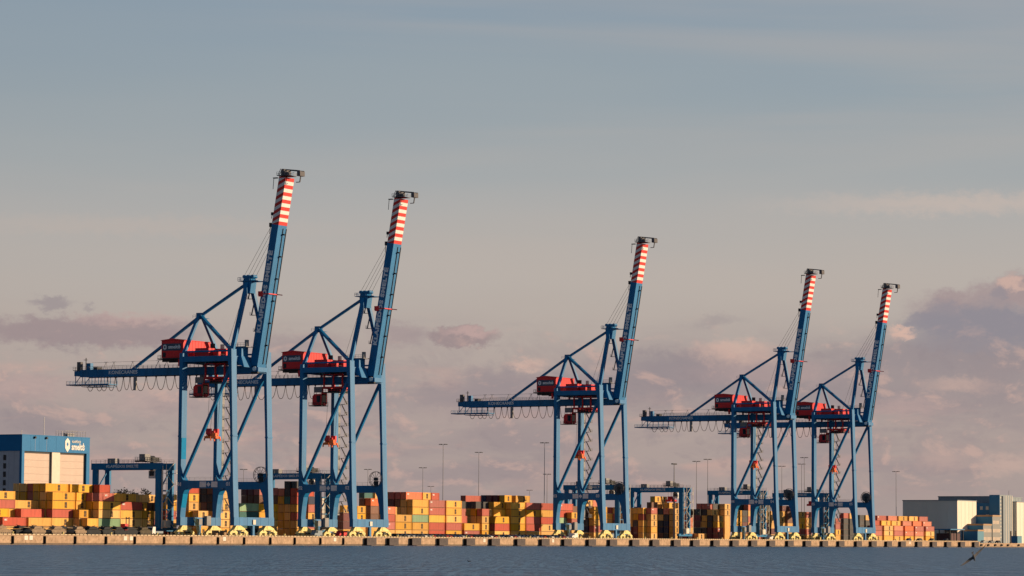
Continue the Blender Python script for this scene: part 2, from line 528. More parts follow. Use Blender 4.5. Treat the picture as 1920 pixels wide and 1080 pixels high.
# (place along the quay, yard row, length in feet, height, colours from the ground up; small letters: glimpsed only)
STACKS = [
    (-79.39,1,40,2.82,"yyY"), (-73.77,0,40,2.82,"yR"), (-72.74,2,40,2.82,"yyYRY"), (-72.10,3,40,2.82,"yyyy"), (-60.76,1,40,2.82,"yyR"),
    (-60.43,2,40,2.82,"yybY"), (-60.15,0,40,2.82,"yY"), (-59.79,3,40,2.82,"yyyy"), (-48.25,5,40,2.82,"yyyyYY"), (-48.15,4,40,2.82,"yyyyYY"),
    (-47.95,2,40,2.82,"yyyyYY"), (-47.87,1,40,2.82,"yryYYY"), (-47.65,0,40,2.82,"yYRYY"), (-47.48,3,40,2.82,"rrrrRR"), (-36.56,-1,20,2.82,"yYY"),
    (-35.60,-2,20,2.82,"yY"), (-34.60,0,20,2.82,"yyyYY"), (-34.55,1,40,2.82,"yyyyyY"), (-29.49,-1,20,2.82,"yyyYR"), (-29.40,-2,40,2.82,"yGYY"),
    (-28.11,0,20,2.82,"yyyyb"), (-23.24,-1,20,2.82,"yyyyR"), (-21.86,0,20,2.82,"yyyyyR"), (-21.53,1,40,2.82,"yyyyk"), (-21.52,2,40,2.82,"yyyyyk"),
    (-17.06,-1,40,2.82,"yyyyY"), (-16.96,-2,40,2.82,"yYYR"), (-15.68,0,40,2.82,"yyyyr"), (-4.26,-2,20,2.82,"yYY"), (-4.25,-1,20,2.82,"yyyY"),
    (1.95,-2,20,2.82,"yry"), (5.04,1,40,2.82,"yyyyY"), (5.70,-3,20,2.82,"ryRYY"), (8.36,0,20,2.82,"yybB"), (8.53,-1,20,2.82,"yybb"),
    (15.78,0,20,2.82,"yyyyy"), (30.58,0,20,2.95,"yyYYYR"), (32.60,-1,20,2.95,"YyY"), (42.56,-2,20,2.95,"YYYYyy"), (45.06,0,40,2.95,"kbyKKB"),
    (45.29,1,40,2.95,"ykyBKK"), (45.52,2,40,2.95,"yyyykb"), (51.18,-1,20,2.95,"yyybbb"), (58.28,-1,40,2.95,"ytTG"), (74.69,2,40,2.95,"yyyyBP"),
    (74.86,1,40,2.95,"yyyyBP"), (75.02,0,40,2.95,"yYYYBR"), (95.11,2,40,2.95,"yyyyrt"), (95.15,1,40,2.95,"YYYYYO"), (95.35,0,40,2.95,"YYYYTK"),
    (95.37,-1,40,2.95,"YYRYRR"), (99.53,-2,20,2.95,"yrYRN"), (108.08,-1,40,2.95,"yyry"), (109.03,-2,20,2.95,"wwwww"), (111.60,4,40,2.95,"yyyyykK"),
    (112.24,3,40,2.95,"yyyyykK"), (119.41,-2,20,2.95,"ywww"), (119.64,-3,20,2.95,"YPPY"), (138.05,-1,20,2.95,"yyYY"), (147.37,0,20,2.95,"yyybBT"),
    (147.69,-1,20,2.95,"YyBBO"), (155.15,0,20,2.95,"yyypry"), (155.20,1,40,2.95,"yyybbk"), (159.83,-1,20,2.95,"yRRO"), (165.41,0,20,2.95,"yyyy"),
    (166.17,-1,40,2.95,"YYY"), (177.80,3,40,2.95,"yyyyyy"), (177.82,2,40,2.95,"yyypPR"), (178.23,1,40,2.95,"yyyyBR"), (178.24,0,40,2.95,"yyyYYO"),
    (178.84,-1,40,2.95,"YYGYY"), (191.30,0,20,2.95,"yyyyyY"), (191.73,-1,40,2.95,"RRYRR"), (197.92,0,20,2.95,"yyyyyR"), (205.07,-1,40,2.95,"YRYYY"),
    (206.28,0,40,2.95,"yyyyy"), (217.63,1,20,2.95,"yyyyg"), (219.51,-1,40,2.95,"RY"), (220.29,0,20,2.95,"yyR"), (223.81,1,20,2.95,"yyyrk"),
    (233.26,0,20,2.95,"yyYYK"), (233.81,-1,20,2.95,"YYYR"), (238.67,2,40,2.95,"yyyYK"), (238.81,1,40,2.95,"yyyyK"), (240.27,0,20,2.95,"yyyy"),
    (244.38,-1,40,2.95,"YRY"), (248.23,0,40,2.95,"yyyYY"), (257.81,-1,40,2.95,"YYYYY"), (260.21,3,40,2.95,"yyyyyP"), (260.44,4,40,2.95,"yyyyyN"),
    (260.86,2,40,2.95,"yyyyyP"), (261.96,1,20,2.95,"yyyyyY"), (266.81,9,40,2.95,"yyyyyR"), (271.02,-1,40,2.95,"YRRYR"), (271.52,1,40,2.95,"yyyyyY"),
    (279.44,9,40,2.95,"yyyyyr"), (281.43,0,40,2.95,"yyyyk"), (284.00,-1,40,2.95,"yYRYR"), (300.06,-1,40,2.95,"yyGRR"), (306.09,-2,20,2.78,"yyrY"),
    (308.87,0,20,2.95,"yyyyy"), (317.10,0,20,2.78,"yyyyb"), (331.34,0,40,2.78,"YNKkK"), (331.71,-1,40,2.78,"YRYYY"), (334.44,1,20,2.78,"yyyyyY"),
    (340.92,1,20,2.78,"yyyyyo"), (358.63,1,20,2.78,"pyyYR"), (359.07,0,20,2.78,"pybry"), (359.52,-1,20,2.78,"pppyk"), (365.30,1,20,2.78,"yyyyy"),
    (378.78,-1,20,2.78,"YYYRY"), (378.81,0,20,2.78,"pPKYY"), (378.83,1,20,2.78,"ppyyy"), (381.38,-2,20,2.78,"YYYYR"), (385.67,0,20,2.78,"yyyyy"),
    (403.26,2,20,2.78,"yyyyyB"), (403.85,1,20,2.78,"pnkkk"), (403.89,0,20,2.78,"bNKYK"), (403.92,-1,20,2.78,"KNNKO"), (404.49,-2,20,2.78,"yYYYY"),
    (411.85,3,20,2.78,"yyyyyyY"), (415.83,1,20,2.78,"yyyyyY"), (417.61,-1,20,2.78,"pkpp"), (418.22,-2,20,2.78,"ryoo"), (418.40,3,20,2.78,"yyyyyyY"),
    (424.40,-3,20,2.78,"Y"), (425.10,2,40,2.78,"yyyyyy"), (429.76,0,20,2.78,"kkppo"), (431.53,-1,20,2.78,"pKPPK"), (449.40,1,20,2.78,"ykykkR"),
    (449.55,0,20,2.78,"yKYYKR"), (449.69,-1,20,2.78,"PPKKY"), (450.40,-2,20,2.78,"RRYY"), (456.27,1,20,2.78,"yyyyyk"), (456.44,0,20,2.78,"yyyyyK"),
    (463.57,-1,20,2.78,"yyyyYY"), (463.97,0,20,2.78,"yyyyyy"), (476.49,-1,20,2.78,"yyYYY"), (483.03,-1,20,2.78,"ybpkK"), (488.76,0,20,2.78,"yyykkK"),
    (489.61,-1,20,2.78,"yyyryo"), (492.27,-2,20,2.78,"ryy"), (499.61,0,40,2.78,"yyyyoo"), (501.71,-1,20,2.78,"yyybb"), (502.60,-2,20,2.78,"ybpyy"),
    (509.05,-1,20,2.78,"yyybbk"), (509.97,-2,20,2.78,"ypyyy"), (525.80,-1,20,2.78,"yyyYY"), (534.86,0,20,2.78,"yyyypP"), (535.24,-1,20,2.78,"yyybb"),
    (542.46,0,20,2.78,"yyyyyr"), (543.90,-2,20,2.78,"YRYYY"), (551.94,-2,20,2.78,"yryyr"), (580.65,-1,20,2.78,"byyrr"), (594.05,-1,20,2.78,"YYRR"),
    (604.23,-1,20,2.78,"KKKKR"), (612.11,-1,20,2.78,"kkkky"), (624.28,0,20,2.62,"kkkkk"), (624.93,-1,20,2.62,"kkkKK"), (632.99,-1,20,2.62,"kkkky"),
    (636.14,-2,40,2.62,"YRR"), (639.17,-1,40,2.62,"yyrR"), (639.70,0,40,2.62,"yyyrr"), (651.13,-2,40,2.62,"YYY"), (653.98,-1,40,2.62,"yyyY"),
    (654.66,0,40,2.62,"yyyyR"), (664.89,-2,40,2.62,"YRO"), (667.75,-1,40,2.62,"yyyY"), (669.50,0,40,2.62,"yyyyO"), (679.60,-2,40,2.62,"YOO"),
    (683.20,-1,40,2.62,"yyrO"), (683.83,0,40,2.62,"yyyyY"), (693.78,-2,40,2.62,"yOR"), (697.40,-1,40,2.62,"yyrO"), (698.75,0,40,2.62,"yyyyY"),
    (708.93,-2,40,2.62,"YYR"), (711.80,-1,40,2.62,"yyrO"), (713.13,0,40,2.62,"yyyyR"),
]
# ---------------------------------------------------------------- water and ground
def build_water():
    mt = bpy.data.materials.new('harbour_water')
    mt.use_nodes = True
    N, K = mt.node_tree.nodes, mt.node_tree.links
    b = N['Principled BSDF']
    b.inputs['Base Color'].default_value = (0.035, 0.13, 0.265, 1)
    b.inputs['Roughness'].default_value = 0.28
    b.inputs['Specular IOR Level'].default_value = 0.40
    b.inputs['IOR'].default_value = 1.333
    geo = N.new('ShaderNodeNewGeometry')
    hs = []
    for sx_, sy_, amp, ang, det in ((0.16, 0.09, 1.5, 15, 3), (0.055, 0.9, 0.55, 28, 4), (0.55, 0.30, 0.55, -20, 3), (0.16, 2.2, 0.16, 33, 3), (1.7, 1.0, 0.26, 40, 2)):
        mp = N.new('ShaderNodeMapping')
        mp.vector_type = 'TEXTURE'
        mp.inputs['Rotation'].default_value = (0, 0, R(ang))
        mp.inputs['Scale'].default_value = (1 / sx_, 1 / sy_, 1)
        K.new(geo.outputs['Position'], mp.inputs[0])
        n = N.new('ShaderNodeTexNoise')
        n.inputs['Scale'].default_value = 1.0
        n.inputs['Detail'].default_value = det
        n.inputs['Distortion'].default_value = 0.4
        K.new(mp.outputs[0], n.inputs['Vector'])
        mu = N.new('ShaderNodeMath')
        mu.operation = 'MULTIPLY'
        K.new(n.outputs[0], mu.inputs[0])
        mu.inputs[1].default_value = amp
        hs.append(mu.outputs[0])
    s = hs[0]
    for h in hs[1:]:
        ad = N.new('ShaderNodeMath')
        ad.operation = 'ADD'
        K.new(s, ad.inputs[0])
        K.new(h, ad.inputs[1])
        s = ad.outputs[0]
    bp = N.new('ShaderNodeBump')
    bp.inputs['Strength'].default_value = 1.0
    bp.inputs['Distance'].default_value = 2.6
    K.new(s, bp.inputs['Height'])
    K.new(bp.outputs[0], b.inputs['Normal'])
    w = MB()
    w.face([(-2600, -2600, 0), (14000, -2600, 0), (14000, -0.02, 0), (-2600, -0.02, 0)])
    tag(w.build('water', mt), kind='structure')


build_water()

g = MB()
g.face([(-2600, 0.9, QZ), (690, 0.9, QZ), (690, 12000, QZ), (-2600, 12000, QZ)])
g.face([(690, 0.9, 2.2), (14000, 0.9, 2.2), (14000, 12000, 2.2), (690, 12000, 2.2)])
g.face([(690, 0.9, 2.2), (690, 12000, 2.2), (690, 12000, QZ), (690, 0.9, QZ)])
tag(g.build('ground', GROUND), kind='structure')

# quay wall: capping beam above a darker tidal zone, with expansion joints
TIDE = paint('tidal_concrete', (0.16, 0.12, 0.09), 0.7, 0.25, 0.6)
q = MB()
jx = [-400.0]
rj = random.Random(5)
while jx[-1] < 690:
    jx.append(jx[-1] + 18.5 + rj.uniform(-1.5, 1.5))
jx[-1] = 690.0
for a, b_ in zip(jx, jx[1:]):
    q.box(a + 0.03, b_ - 0.03, 0.0, 0.9, 0.55, QZ - 0.22, 0)
    q.box(a + 0.03, b_ - 0.03, -0.06, 0.9, QZ - 0.21, QZ, 2)
q.box(-2600, -400.03, 0.0, 0.9, 0.55, QZ, 0)
q.box(-2600, 690, 0.12, 0.95, -3, 0.55, 1)
q.box(-2600, 690, 0.25, 0.95, 0.55, QZ - 0.05, 1)
q.box(690.1, 14000, 0.0, 0.9, 0.45, 2.2, 0)
q.box(690.1, 14000, 0.12, 0.95, -3, 0.45, 1)
tag(q.build('quay_wall', [CONC, TIDE, paint('coping_stone', (0.36, 0.25, 0.17), 0.85, 0.25, 0.4, spec=0.1)]), kind='structure')
KERB = paint('kerb_paint', (0.62, 0.50, 0.34), 0.7, 0.15)
kb = MB()
x = -300.0
while x < 688:
    kb.box(x, x + 1.5, 0.12, 0.42, QZ, QZ + 0.28)
    x += 2.0
tag(kb.build('kerb_blocks', KERB), kind='stuff')
# crane rails
rl = MB()
for yy in (RAIL, RAIL + 21.9):
    rl.box(-400, 690, yy - 0.06, yy + 0.06, QZ, QZ + 0.06)
tag(rl.build('crane_rails', DARK), kind='structure')

# ---------------------------------------------------------------- fenders
def fender_slot():
    f = MB()
    f.box(-0.30, 0.30, -0.40, -0.004, 0.3, 2.62, 0)
    f.box(-0.40, 0.40, -0.12, -0.004, 0.25, 2.7, 0)
    f.tube((0, -0.40, 0.35), (0, -0.40, 2.58), 0.26, 8, 0)
    return f.mesh('rubber_fender', [RUBBER])


def fender_panel():
    f = MB()
    f.box(-0.1, 6.2, -1.25, -0.95, 0.25, 2.75, 0)
    f.box(-0.14, 6.24, -1.3, -1.25, 0.2, 2.8, 1)
    for z in (0.7, 2.2):
        f.tube((1.2, -0.95, z), (1.2, 0.0, z), 0.45, 8, 0)
        f.tube((3.9, -0.95, z), (3.9, 0.0, z), 0.45, 8, 0)
    f.box(-0.1, 0.5, -0.95, -0.004, 0.3, 2.7, 0)
    return f.mesh('panel_fender', [RUBBER, PANEL])


ORD = ['first', 'second', 'third', 'fourth', 'fifth', 'sixth', 'seventh', 'eighth', 'ninth', 'tenth', 'eleventh', 'twelfth',
       'thirteenth', 'fourteenth', 'fifteenth', 'sixteenth', 'seventeenth', 'eighteenth', 'nineteenth', 'twentieth',
       'twenty-first', 'twenty-second', 'twenty-third', 'twenty-fourth', 'twenty-fifth', 'twenty-sixth', 'twenty-seventh', 'twenty-eighth',
       'twenty-ninth', 'thirtieth', 'thirty-first', 'thirty-second', 'thirty-third', 'thirty-fourth', 'thirty-fifth']
ms, mp_ = fender_slot(), fender_panel()
for i, xx in enumerate(SLOT_FENDERS):
    o = link('rubber_fender', ms)
    o.location = (xx, 0, 0)
    tag(o, f'narrow black rubber fender upright in the quay wall, {ORD[i]} from the left end', 'fender', 'narrow rubber fenders on the quay wall')
for i, xx in enumerate(PANEL_FENDERS):
    o = link('panel_fender', mp_)
    o.location = (xx, 0, 0)
    tag(o, f'black fender with broad grey front panel on quay wall, {ORD[i]} of its row from left', 'fender', 'panel fenders on the quay wall')
f = MB()
f.tube((0, -0.6, 1.2), (0, 0, 1.2), 0.55, 10, 0)
f.box(-0.9, 0.9, -0.75, -0.55, 0.75, 1.65, 0)
msm = f.mesh('small_fender', [RUBBER])
for i, xx in enumerate(SMALL_FENDERS):
    o = link('small_fender', msm)
    o.location = (xx, 0, 0)
    tag(o, f'small dark fender on the low quay before the blue office, {ORD[i]} from the left', 'fender', 'small fenders on the low quay')
f = MB()
f.box(-0.8, 0.8, -0.05, -0.004, 1.5, 2.75, 0)
f.box(-0.6, 0.6, -0.06, -0.05, 1.62, 2.63, 1)
msg = f.mesh('berth_sign', [WHITE, CREAM])
SIGNS = [(-117.3, 'left of the pair nearest the left edge'), (-114.9, 'right of the pair nearest the left edge'),
         (-66.4, 'left of the pair below dark vehicles'), (-63.2, 'right of the pair below dark vehicles'),
         (-10.7, 'below the first quay crane'), (58.0, 'below the second quay crane'), (164.3, 'below the row of parked cars'),
         (219.3, 'just left of the third quay crane'), (592.6, 'below the container pyramid')]
for xx, d in SIGNS:
    o = link('berth_sign', msg)
    o.location = (xx, 0, 0)
    tag(o, 'white square berth sign on quay wall, ' + d, 'sign', 'berth signs on the quay wall')

# ---------------------------------------------------------------- ship-to-shore crane
GA = 21.9      # landside legs
BL = 24.3      # length along the quay
UP = Vector((0, -math.sin(R(9.75)), math.cos(R(9.75))))      # direction of the raised boom
BN = Vector((0, -math.cos(R(9.75)), -math.sin(R(9.75))))     # its underside, facing the water
BF = Vector((0, 0.25, 57.3))                                  # foot of the boom's back edge


def logo_smelte(parent, loc, right, upv, w, mat, cut, small=True):
    """the terminal's emblem: a faceted hexagon, two lines of lettering"""
    rr, uu = Vector(right).normalized(), Vector(upv).normalized()
    nn = rr.cross(uu)
    L = Vector(loc)
    hgt = w * 0.46
    mbk = MB()
    ox = -w * 0.40
    hexa = [(0, .5), (.27, .28), (.27, -.22), (0, -.5), (-.27, -.22), (-.27, .28)]
    P = lambda a, b, d: L + rr * (ox + a * hgt) + uu * (b * hgt) + nn * d
    n = len(hexa)
    mbk.add([P(a, b, 0) for a, b in hexa] + [P(a, b, 0.05) for a, b in hexa],
            [tuple(range(n)), tuple(range(2 * n - 1, n - 1, -1))] + [(k, (k + 1) % n, n + (k + 1) % n, n + k) for k in range(n)], 0)
    dia = [(0, .20), (.12, .06), (0, -.10), (-.12, .06)]
    mbk.add([P(a, b, 0.052) for a, b in dia] + [P(a, b, 0.08) for a, b in dia],
            [(0, 1, 2, 3), (7, 6, 5, 4), (0, 1, 5, 4), (1, 2, 6, 5), (2, 3, 7, 6), (3, 0, 4, 7)], 1)
    mbk.build('emblem', [mat, cut], parent)
    text('lettering', 'smelt\u0117', hgt * 0.62, L + rr * (w * 0.16) - uu * (hgt * 0.12), right, upv, mat, parent, width=w * 0.70, bold=0.035, depth=0.04)
    text('lettering', 'KLAIP\u0116DOS', hgt * 0.22, L + rr * (w * 0.07) + uu * (hgt * 0.24), right, upv, mat, parent, width=w * 0.46, bold=0.02, depth=0.04)


def make_crane():
    t = empty('quay_crane', (0, 0, 0))
    B = [BLUE]
    # four legs, flaring into the portal beams
    land = [(22.75, 6.2), (22.5, 62.0), (21.15, 62.0), (21.35, 20.6), (20.4, 18.9), (18.7, 18.66), (18.7, 16.14), (19.6, 15.6), (20.4, 14.2), (20.95, 11), (21.25, 8), (21.4, 6.2)]
    sea = [(-0.45, 6.2), (0.1, 19), (1.3, 61.0), (1.35, 63.0), (2.9, 63.0), (2.9, 60), (2.4, 57), (1.4, 33), (1.15, 20.4), (1.9, 18.9), (3.4, 18.66), (3.4, 16.14), (2.5, 14.6), (1.9, 12), (1.2, 8), (0.95, 6.2)]
    for poly in (land, sea):
        for x0 in (0.0, BL - 3.0):
            b = MB()
            b.prism_yz(poly, x0, x0 + 3.0)
            # splice flanges
            for z in (33.5,):
                ya = -0.02 if poly is sea else 21.2
                b.box(x0 - 0.06, x0 + 3.06, (0.35 if poly is sea else 21.25), (1.55 if poly is sea else 22.72), z, z + 0.5)
            b.build('leg', B, t)
    for x0, x1 in ((0.05, 2.2), (22.1, BL - 0.05)):
        b = MB()
        b.box(x0, x1, 2.0, 20.6, 16.1, 18.7)
        o = b.build('portal_beam', B, t)
        r_ = MB()
        r_.rail([(x0 + 0.2, 3.0, 18.7), (x0 + 0.2, 20.0, 18.7)], 1.1, 0.035)
        r_.build('handrail', [STEEL], o)
    for y0, y1 in ((-0.6, 0.9), (21.2, 22.9)):
        b = MB()
        b.box(-0.06, BL + 0.06, y0, y1, 3.6, 6.4)
        for xx in (3.3, BL - 3.3, 8.1, BL - 8.1):
            b.box(xx - 0.12, xx + 0.12, y0 - 0.05, y1 + 0.05, 3.55, 6.45)
        b.build('sill_beam', B, t)
    # bogie sets on the rails
    for yc in (0.0, 21.9):
        for xc in (3.2, BL - 3.2):
            b = MB()
            b.prism_xz([(xc - 3.3, 2.25), (xc - 2.9, 2.6), (xc - 1.9, 3.58), (xc + 0.7, 3.58), (xc + 3.2, 2.65), (xc + 3.4, 2.25), (xc + 2.0, 2.05), (xc - 2.0, 2.05)], yc - 0.7, yc + 0.7, 0)
            b.box(xc - 1.2, xc + 1.2, yc - 0.78, yc - 0.7, 2.4, 3.4, 0)
            for sgn in (-1, 1):
                c2 = xc + sgn * 3.05
                b.prism_xz([(c2 - 2.45, 1.15), (c2 - 2.2, 1.45), (c2 - 0.6, 2.2), (c2 + 0.6, 2.2), (c2 + 2.2, 1.45), (c2 + 2.45, 1.15)], yc - 0.55, yc + 0.55, 0)
                b.tube((c2, yc - 0.75, 2.0), (c2, yc + 0.75, 2.0), 0.28, 8, 0)
                for s3 in (-1, 1):
                    c3 = c2 + s3 * 1.62
                    b.prism_xz([(c3 - 1.2, 0.4), (c3 - 0.95, 0.7), (c3 - 0.3, 1.25), (c3 + 0.3, 1.25), (c3 + 0.95, 0.7), (c3 + 1.2, 0.4), (c3 + 0.95, 0.16), (c3 - 0.95, 0.16)], yc - 0.45, yc + 0.45, 0)
                    for s4 in (-1, 1):
                        b.tube((c3 + s4 * 0.66, yc - 0.52, 0.38), (c3 + s4 * 0.66, yc + 0.52, 0.38), 0.36, 10, 1)
                        b.box(c3 + s4 * 0.66 - 0.14, c3 + s4 * 0.66 + 0.14, yc - 0.6, yc - 0.52, 0.24, 0.52, 0)
            b.box(xc - 0.6, xc + 0.5, yc - 0.95, yc - 0.8, 0.9, 1.9, 1)
            b.tube((xc + 1.2, yc - 0.9, 1.3), (xc + 2.2, yc - 0.9, 1.3), 0.3, 8, 1)
            for s3 in (-1, 1):
                b.box(xc + s3 * 6.0 - 0.3, xc + s3 * 6.0 + 0.3, yc - 0.2, yc + 0.2, 0.5, 1.0, 1)
            b.build('bogie', [BOGY, DARK], t)
    for yc in (0.0, 21.9):
        b = MB()
        b.box(BL / 2 - 0.6, BL / 2 + 0.6, yc - 0.4, yc + 0.4, 0.15, 3.58)
        b.box(BL / 2 - 0.9, BL / 2 + 0.9, yc - 0.55, yc + 0.55, 0.1, 0.5)
        b.build('storm_anchor', B, t)
    # equipment standing on the sills
    b = MB()
    b.box(9.6, 11.6, 20.2, 21.15, 3.9, 5.9, 0)
    b.build('power_cabinet', [STEEL], t)
    b = MB()
    b.box(14.0, 16.5, 20.0, 21.15, 3.7, 6.9, 0)
    b.build('power_cabinet', [STEEL], t)
    b = MB()
    for k in range(5):
        b.box(7.4, 8.6, 19.0 + 0.35 * k, 19.4 + 0.35 * k, 0.6 + k * 1.1, 0.75 + k * 1.1)
    b.bar((7.4, 18.8, 0.1), (7.4, 20.9, 6.2), 0.2)
    b.bar((8.6, 18.8, 0.1), (8.6, 20.9, 6.2), 0.2)
    b.bar((7.4, 18.8, 1.3), (7.4, 20.9, 7.4), 0.12)
    b.bar((8.6, 18.8, 1.3), (8.6, 20.9, 7.4), 0.12)
    b.build('boarding_stair', [BOGY], t)
    b = MB()
    b.box(11.0, 12.6, -0.95, -0.65, 4.0, 5.6)
    b.build('notice_board', [CREAM], t)
    # upper frame
    for x0, x1 in ((0.12, 1.7), (BL - 1.7, BL - 0.12)):
        b = MB()
        b.box(x0, x1, 2.6, 21.4, 58.9, 60.75)
        b.build('top_beam', B, t)
        b = MB()
        b.tube((x0 + 0.8, 2.0, 62.4), (x0 + 0.8, 21.8, 62.4), 0.3, 8)
        b.build('tie_tube', B, t)
    for y0, y1 in ((1.45, 2.55), (21.25, 22.3)):
        b = MB()
        b.box(2.9, BL - 2.9, y0, y1, 58.6, 60.7)
        b.build('cross_beam', B, t)
    b = MB()
    b.box(1.75, BL - 1.75, 9.0, 21.2, 60.2, 60.5)
    for xx in (5, 9, 15, 19):
        b.box(xx - 0.25, xx + 0.25, 2.6, 33.0, 59.4, 60.18)
    b.build('machinery_deck', [DARK], t)
    # diagonal braces
    for xx in (1.2, BL - 1.2):
        b = MB()
        b.bar((xx, 21.0, 19.9), (xx, 2.0, 57.4), 0.95, 0.95)
        b.build('brace', B, t)
    # trolley girder
    b = MB()
    b.box(9.5, 14.8, -2.6, 71.2, 55.3, 57.75)
    for yy in range(-2, 71, 6):
        b.box(9.42, 9.5, yy, yy + 0.12, 55.35, 57.7)
    b.box(9.1, 9.48, -2.4, 71.0, 55.12, 55.32)
    b.box(14.82, 15.2, -2.4, 71.0, 55.12, 55.32)
    gi = b.build('trolley_girder', B, t)
    b = MB()
    b.rail([(9.7, 3.5, 57.75), (9.7, 71, 57.75)], 1.1, 0.04, 1.8)
    b.rail([(14.6, 3.5, 57.75), (14.6, 71, 57.75)], 1.1, 0.04, 1.8)
    b.build('handrail', [STEEL], gi)
    text('lettering', 'KONECRANES', 1.7, (9.46, 52.8, 56.5), (0, -1, 0), (0, 0, 1), LETTER, gi, width=12.2, bold=0.03)
    b = MB()
    for yy in (62.0, 58.6, 50.6, 47.0, 39.8, 36.2):
        b.bar((12.2, yy + 1.3, 57.8), (12.2, yy, 60.4), 0.12)
        b.bar((12.2, yy - 0.6, 57.8), (12.2, yy, 60.4), 0.10)
        b.bar((12.2, yy - 0.9, 60.4), (12.2, yy + 0.9, 60.4), 0.12)
    b.bar((12.2, 68, 60.3), (12.2, 32, 60.5), 0.07)
    b.bar((12.2, 68, 58.9), (12.2, 52, 59.2), 0.06)
    b.build('cable_trellis', [STEEL], t)
    # landside end: machinery, mast, hung service platform
    b = MB()
    b.box(9.4, 14.9, 71.2, 73.6, 55.6, 57.3)
    b.build('buffer_beam', [BLUE], t)
    b = MB()
    b.box(10.2, 14.1, 71.3, 74.8, 57.5, 57.7)
    b.box(10.6, 11.9, 71.8, 73.4, 57.7, 60.6)
    b.rail([(10.2, 74.8, 57.7), (14.1, 74.8, 57.7)], 1.1, 0.04, 1.3)
    b.rail([(10.2, 71.4, 57.7), (10.2, 74.8, 57.7)], 1.1, 0.04, 1.3)
    b.build('end_platform', [REELG], t)
    b = MB()
    b.box(12.2, 13.9, 68.8, 70.8, 57.76, 60.2)
    b.build('winch_cabinet', [BLUE], t)
    b = MB()
    b.tube((11.0, 69.8, 57.7), (11.0, 69.8, 62.0), 0.16, 6)
    b.box(10.7, 11.3, 69.2, 70.6, 61.2, 61.35)
    b.build('wind_mast', [DARK], t)
    b = MB()
    b.box(10.5, 13.5, 64.6, 66.2, 57.76, 58.7)
    b.build('rope_sheave', [DARK], t)
    b = MB()
    b.box(9.3, 15.0, 59.0, 77.0, 52.35, 52.75)
    b.box(9.3, 15.0, 59.5, 70.0, 51.7, 51.85)
    for yy in (59.3, 62.0, 64.6, 67.2, 70.0, 73.4):
        for xx in (9.4, 14.9):
            b.bar((xx, yy, 52.6), (xx, min(yy, 71), 55.3), 0.18)
            if yy < 70.5:
                b.bar((xx, yy, 51.8), (xx, yy + 1.3, 52.5), 0.14)
    for xx in (9.4, 14.9):
        b.bar((xx, 73.0, 52.7), (xx, 73.0, 57.5), 0.2)
        b.rail([(xx, 59, 52.75), (xx, 77, 52.75)], 1.1, 0.04, 1.7)
    b.rail([(9.4, 77, 52.75), (14.9, 77, 52.75)], 1.1, 0.04, 1.7)
    b.build('service_platform', [BLUE], t)
    # festoon cable loops
    y = 59.2
    gaps = [3.4, 3.4, 2.8, 2.2, 4.6, 4.2, 4.0, 3.8, 3.2, 3.0, 2.8, 2.6]
    for k, gp in enumerate(gaps):
        b = MB()
        dep = 4.9 + 0.25 * math.sin(k * 2.1)
        n = 10
        pts = []
        for i in range(n + 1):
            s_ = -1 + 2 * i / n
            pts.append(Vector((9.25, y - gp * (i / n), 55.1 - dep * (1 - abs(s_) ** 2.6))))
        for p, q_ in zip(pts, pts[1:]):
            b.tube(p, q_, 0.10, 5)
        b.box(9.05, 9.45, y - 0.25, y + 0.25, 54.6, 55.12)
        b.build('festoon_cable', [CABLE], t)
        y -= gp
    for yy in (66.5, 62.6, 60.6):
        b = MB()
        pts = [Vector((9.25, yy - 1.2 + 2.4 * i / 8, 51.7 - 1.5 * (1 - abs(-1 + 2 * i / 8) ** 2.4))) for i in range(9)]
        for p, q_ in zip(pts, pts[1:]):
            b.tube(p, q_, 0.10, 5)
        b.build('festoon_cable', [CABLE], t)
    b = MB()
    b.box(9.0, 9.6, 46.9, 48.0, 50.2, 55.0)
    b.build('cable_duct', [STEEL], t)
    # stays and masts
    RA = Vector((12.15, 22.4, 75.4))
    AP = Vector((12.15, 2.6, 86.4))
    b = MB()
    b.bar((12.15, 50.6, 57.6), RA, 0.85, 0.85)
    b.build('back_stay', B, t)
    b = MB()
    b.bar(RA, AP, 0.85, 0.85)
    b.build('top_stay', B, t)
    for x0, a in ((1.5, 11.0), (BL - 1.5, 13.3)):
        b = MB()
        b.bar((x0, 21.8, 61.8), (a, 22.4, 75.2), 1.1, 1.0)
        b.build('rear_strut', B, t)
        b = MB()
        b.bar((x0, 2.0, 62.6), (a, 2.6, 86.0), 1.35, 1.2)
        b.build('mast_leg', B, t)
    b = MB()
    b.bar((1.5, 2.3, 62.6), (11.4, 21.6, 75.2), 1.0, 0.95)
    b.build('front_strut', B, t)
    b = MB()
    b.box(10.9, 13.4, 21.4, 23.4, 74.3, 76.4)
    b.rail([(10.9, 20.0, 74.6), (10.9, 24.8, 74.6)], 1.1, 0.04, 1.2)
    b.box(10.7, 13.6, 19.6, 21.3, 74.4, 74.55)
    b.build('rear_apex', B, t)
    b = MB()
    b.prism_yz([(1.2, 82.5), (3.9, 82.5), (4.2, 86.6), (3.4, 88.2), (1.4, 88.2), (0.6, 86.6)], 10.6, 13.7)
    b.box(10.2, 14.1, -1.2, 6.0, 86.6, 86.8)
    b.rail([(10.2, -1.2, 86.8), (10.2, 6.0, 86.8)], 1.1, 0.05, 1.3)
    b.rail([(10.2, 6.0, 86.8), (14.1, 6.0, 86.8)], 1.1, 0.05, 1.3)
    for yy in (0.6, 2.4, 4.0):
        b.tube((10.9, yy, 88.2), (13.4, yy, 88.2), 0.6, 10)
    b.box(11.9, 12.4, -4.8, 1.0, 86.2, 86.5)
    b.build('mast_head', [BLUE], t)
    b = MB()
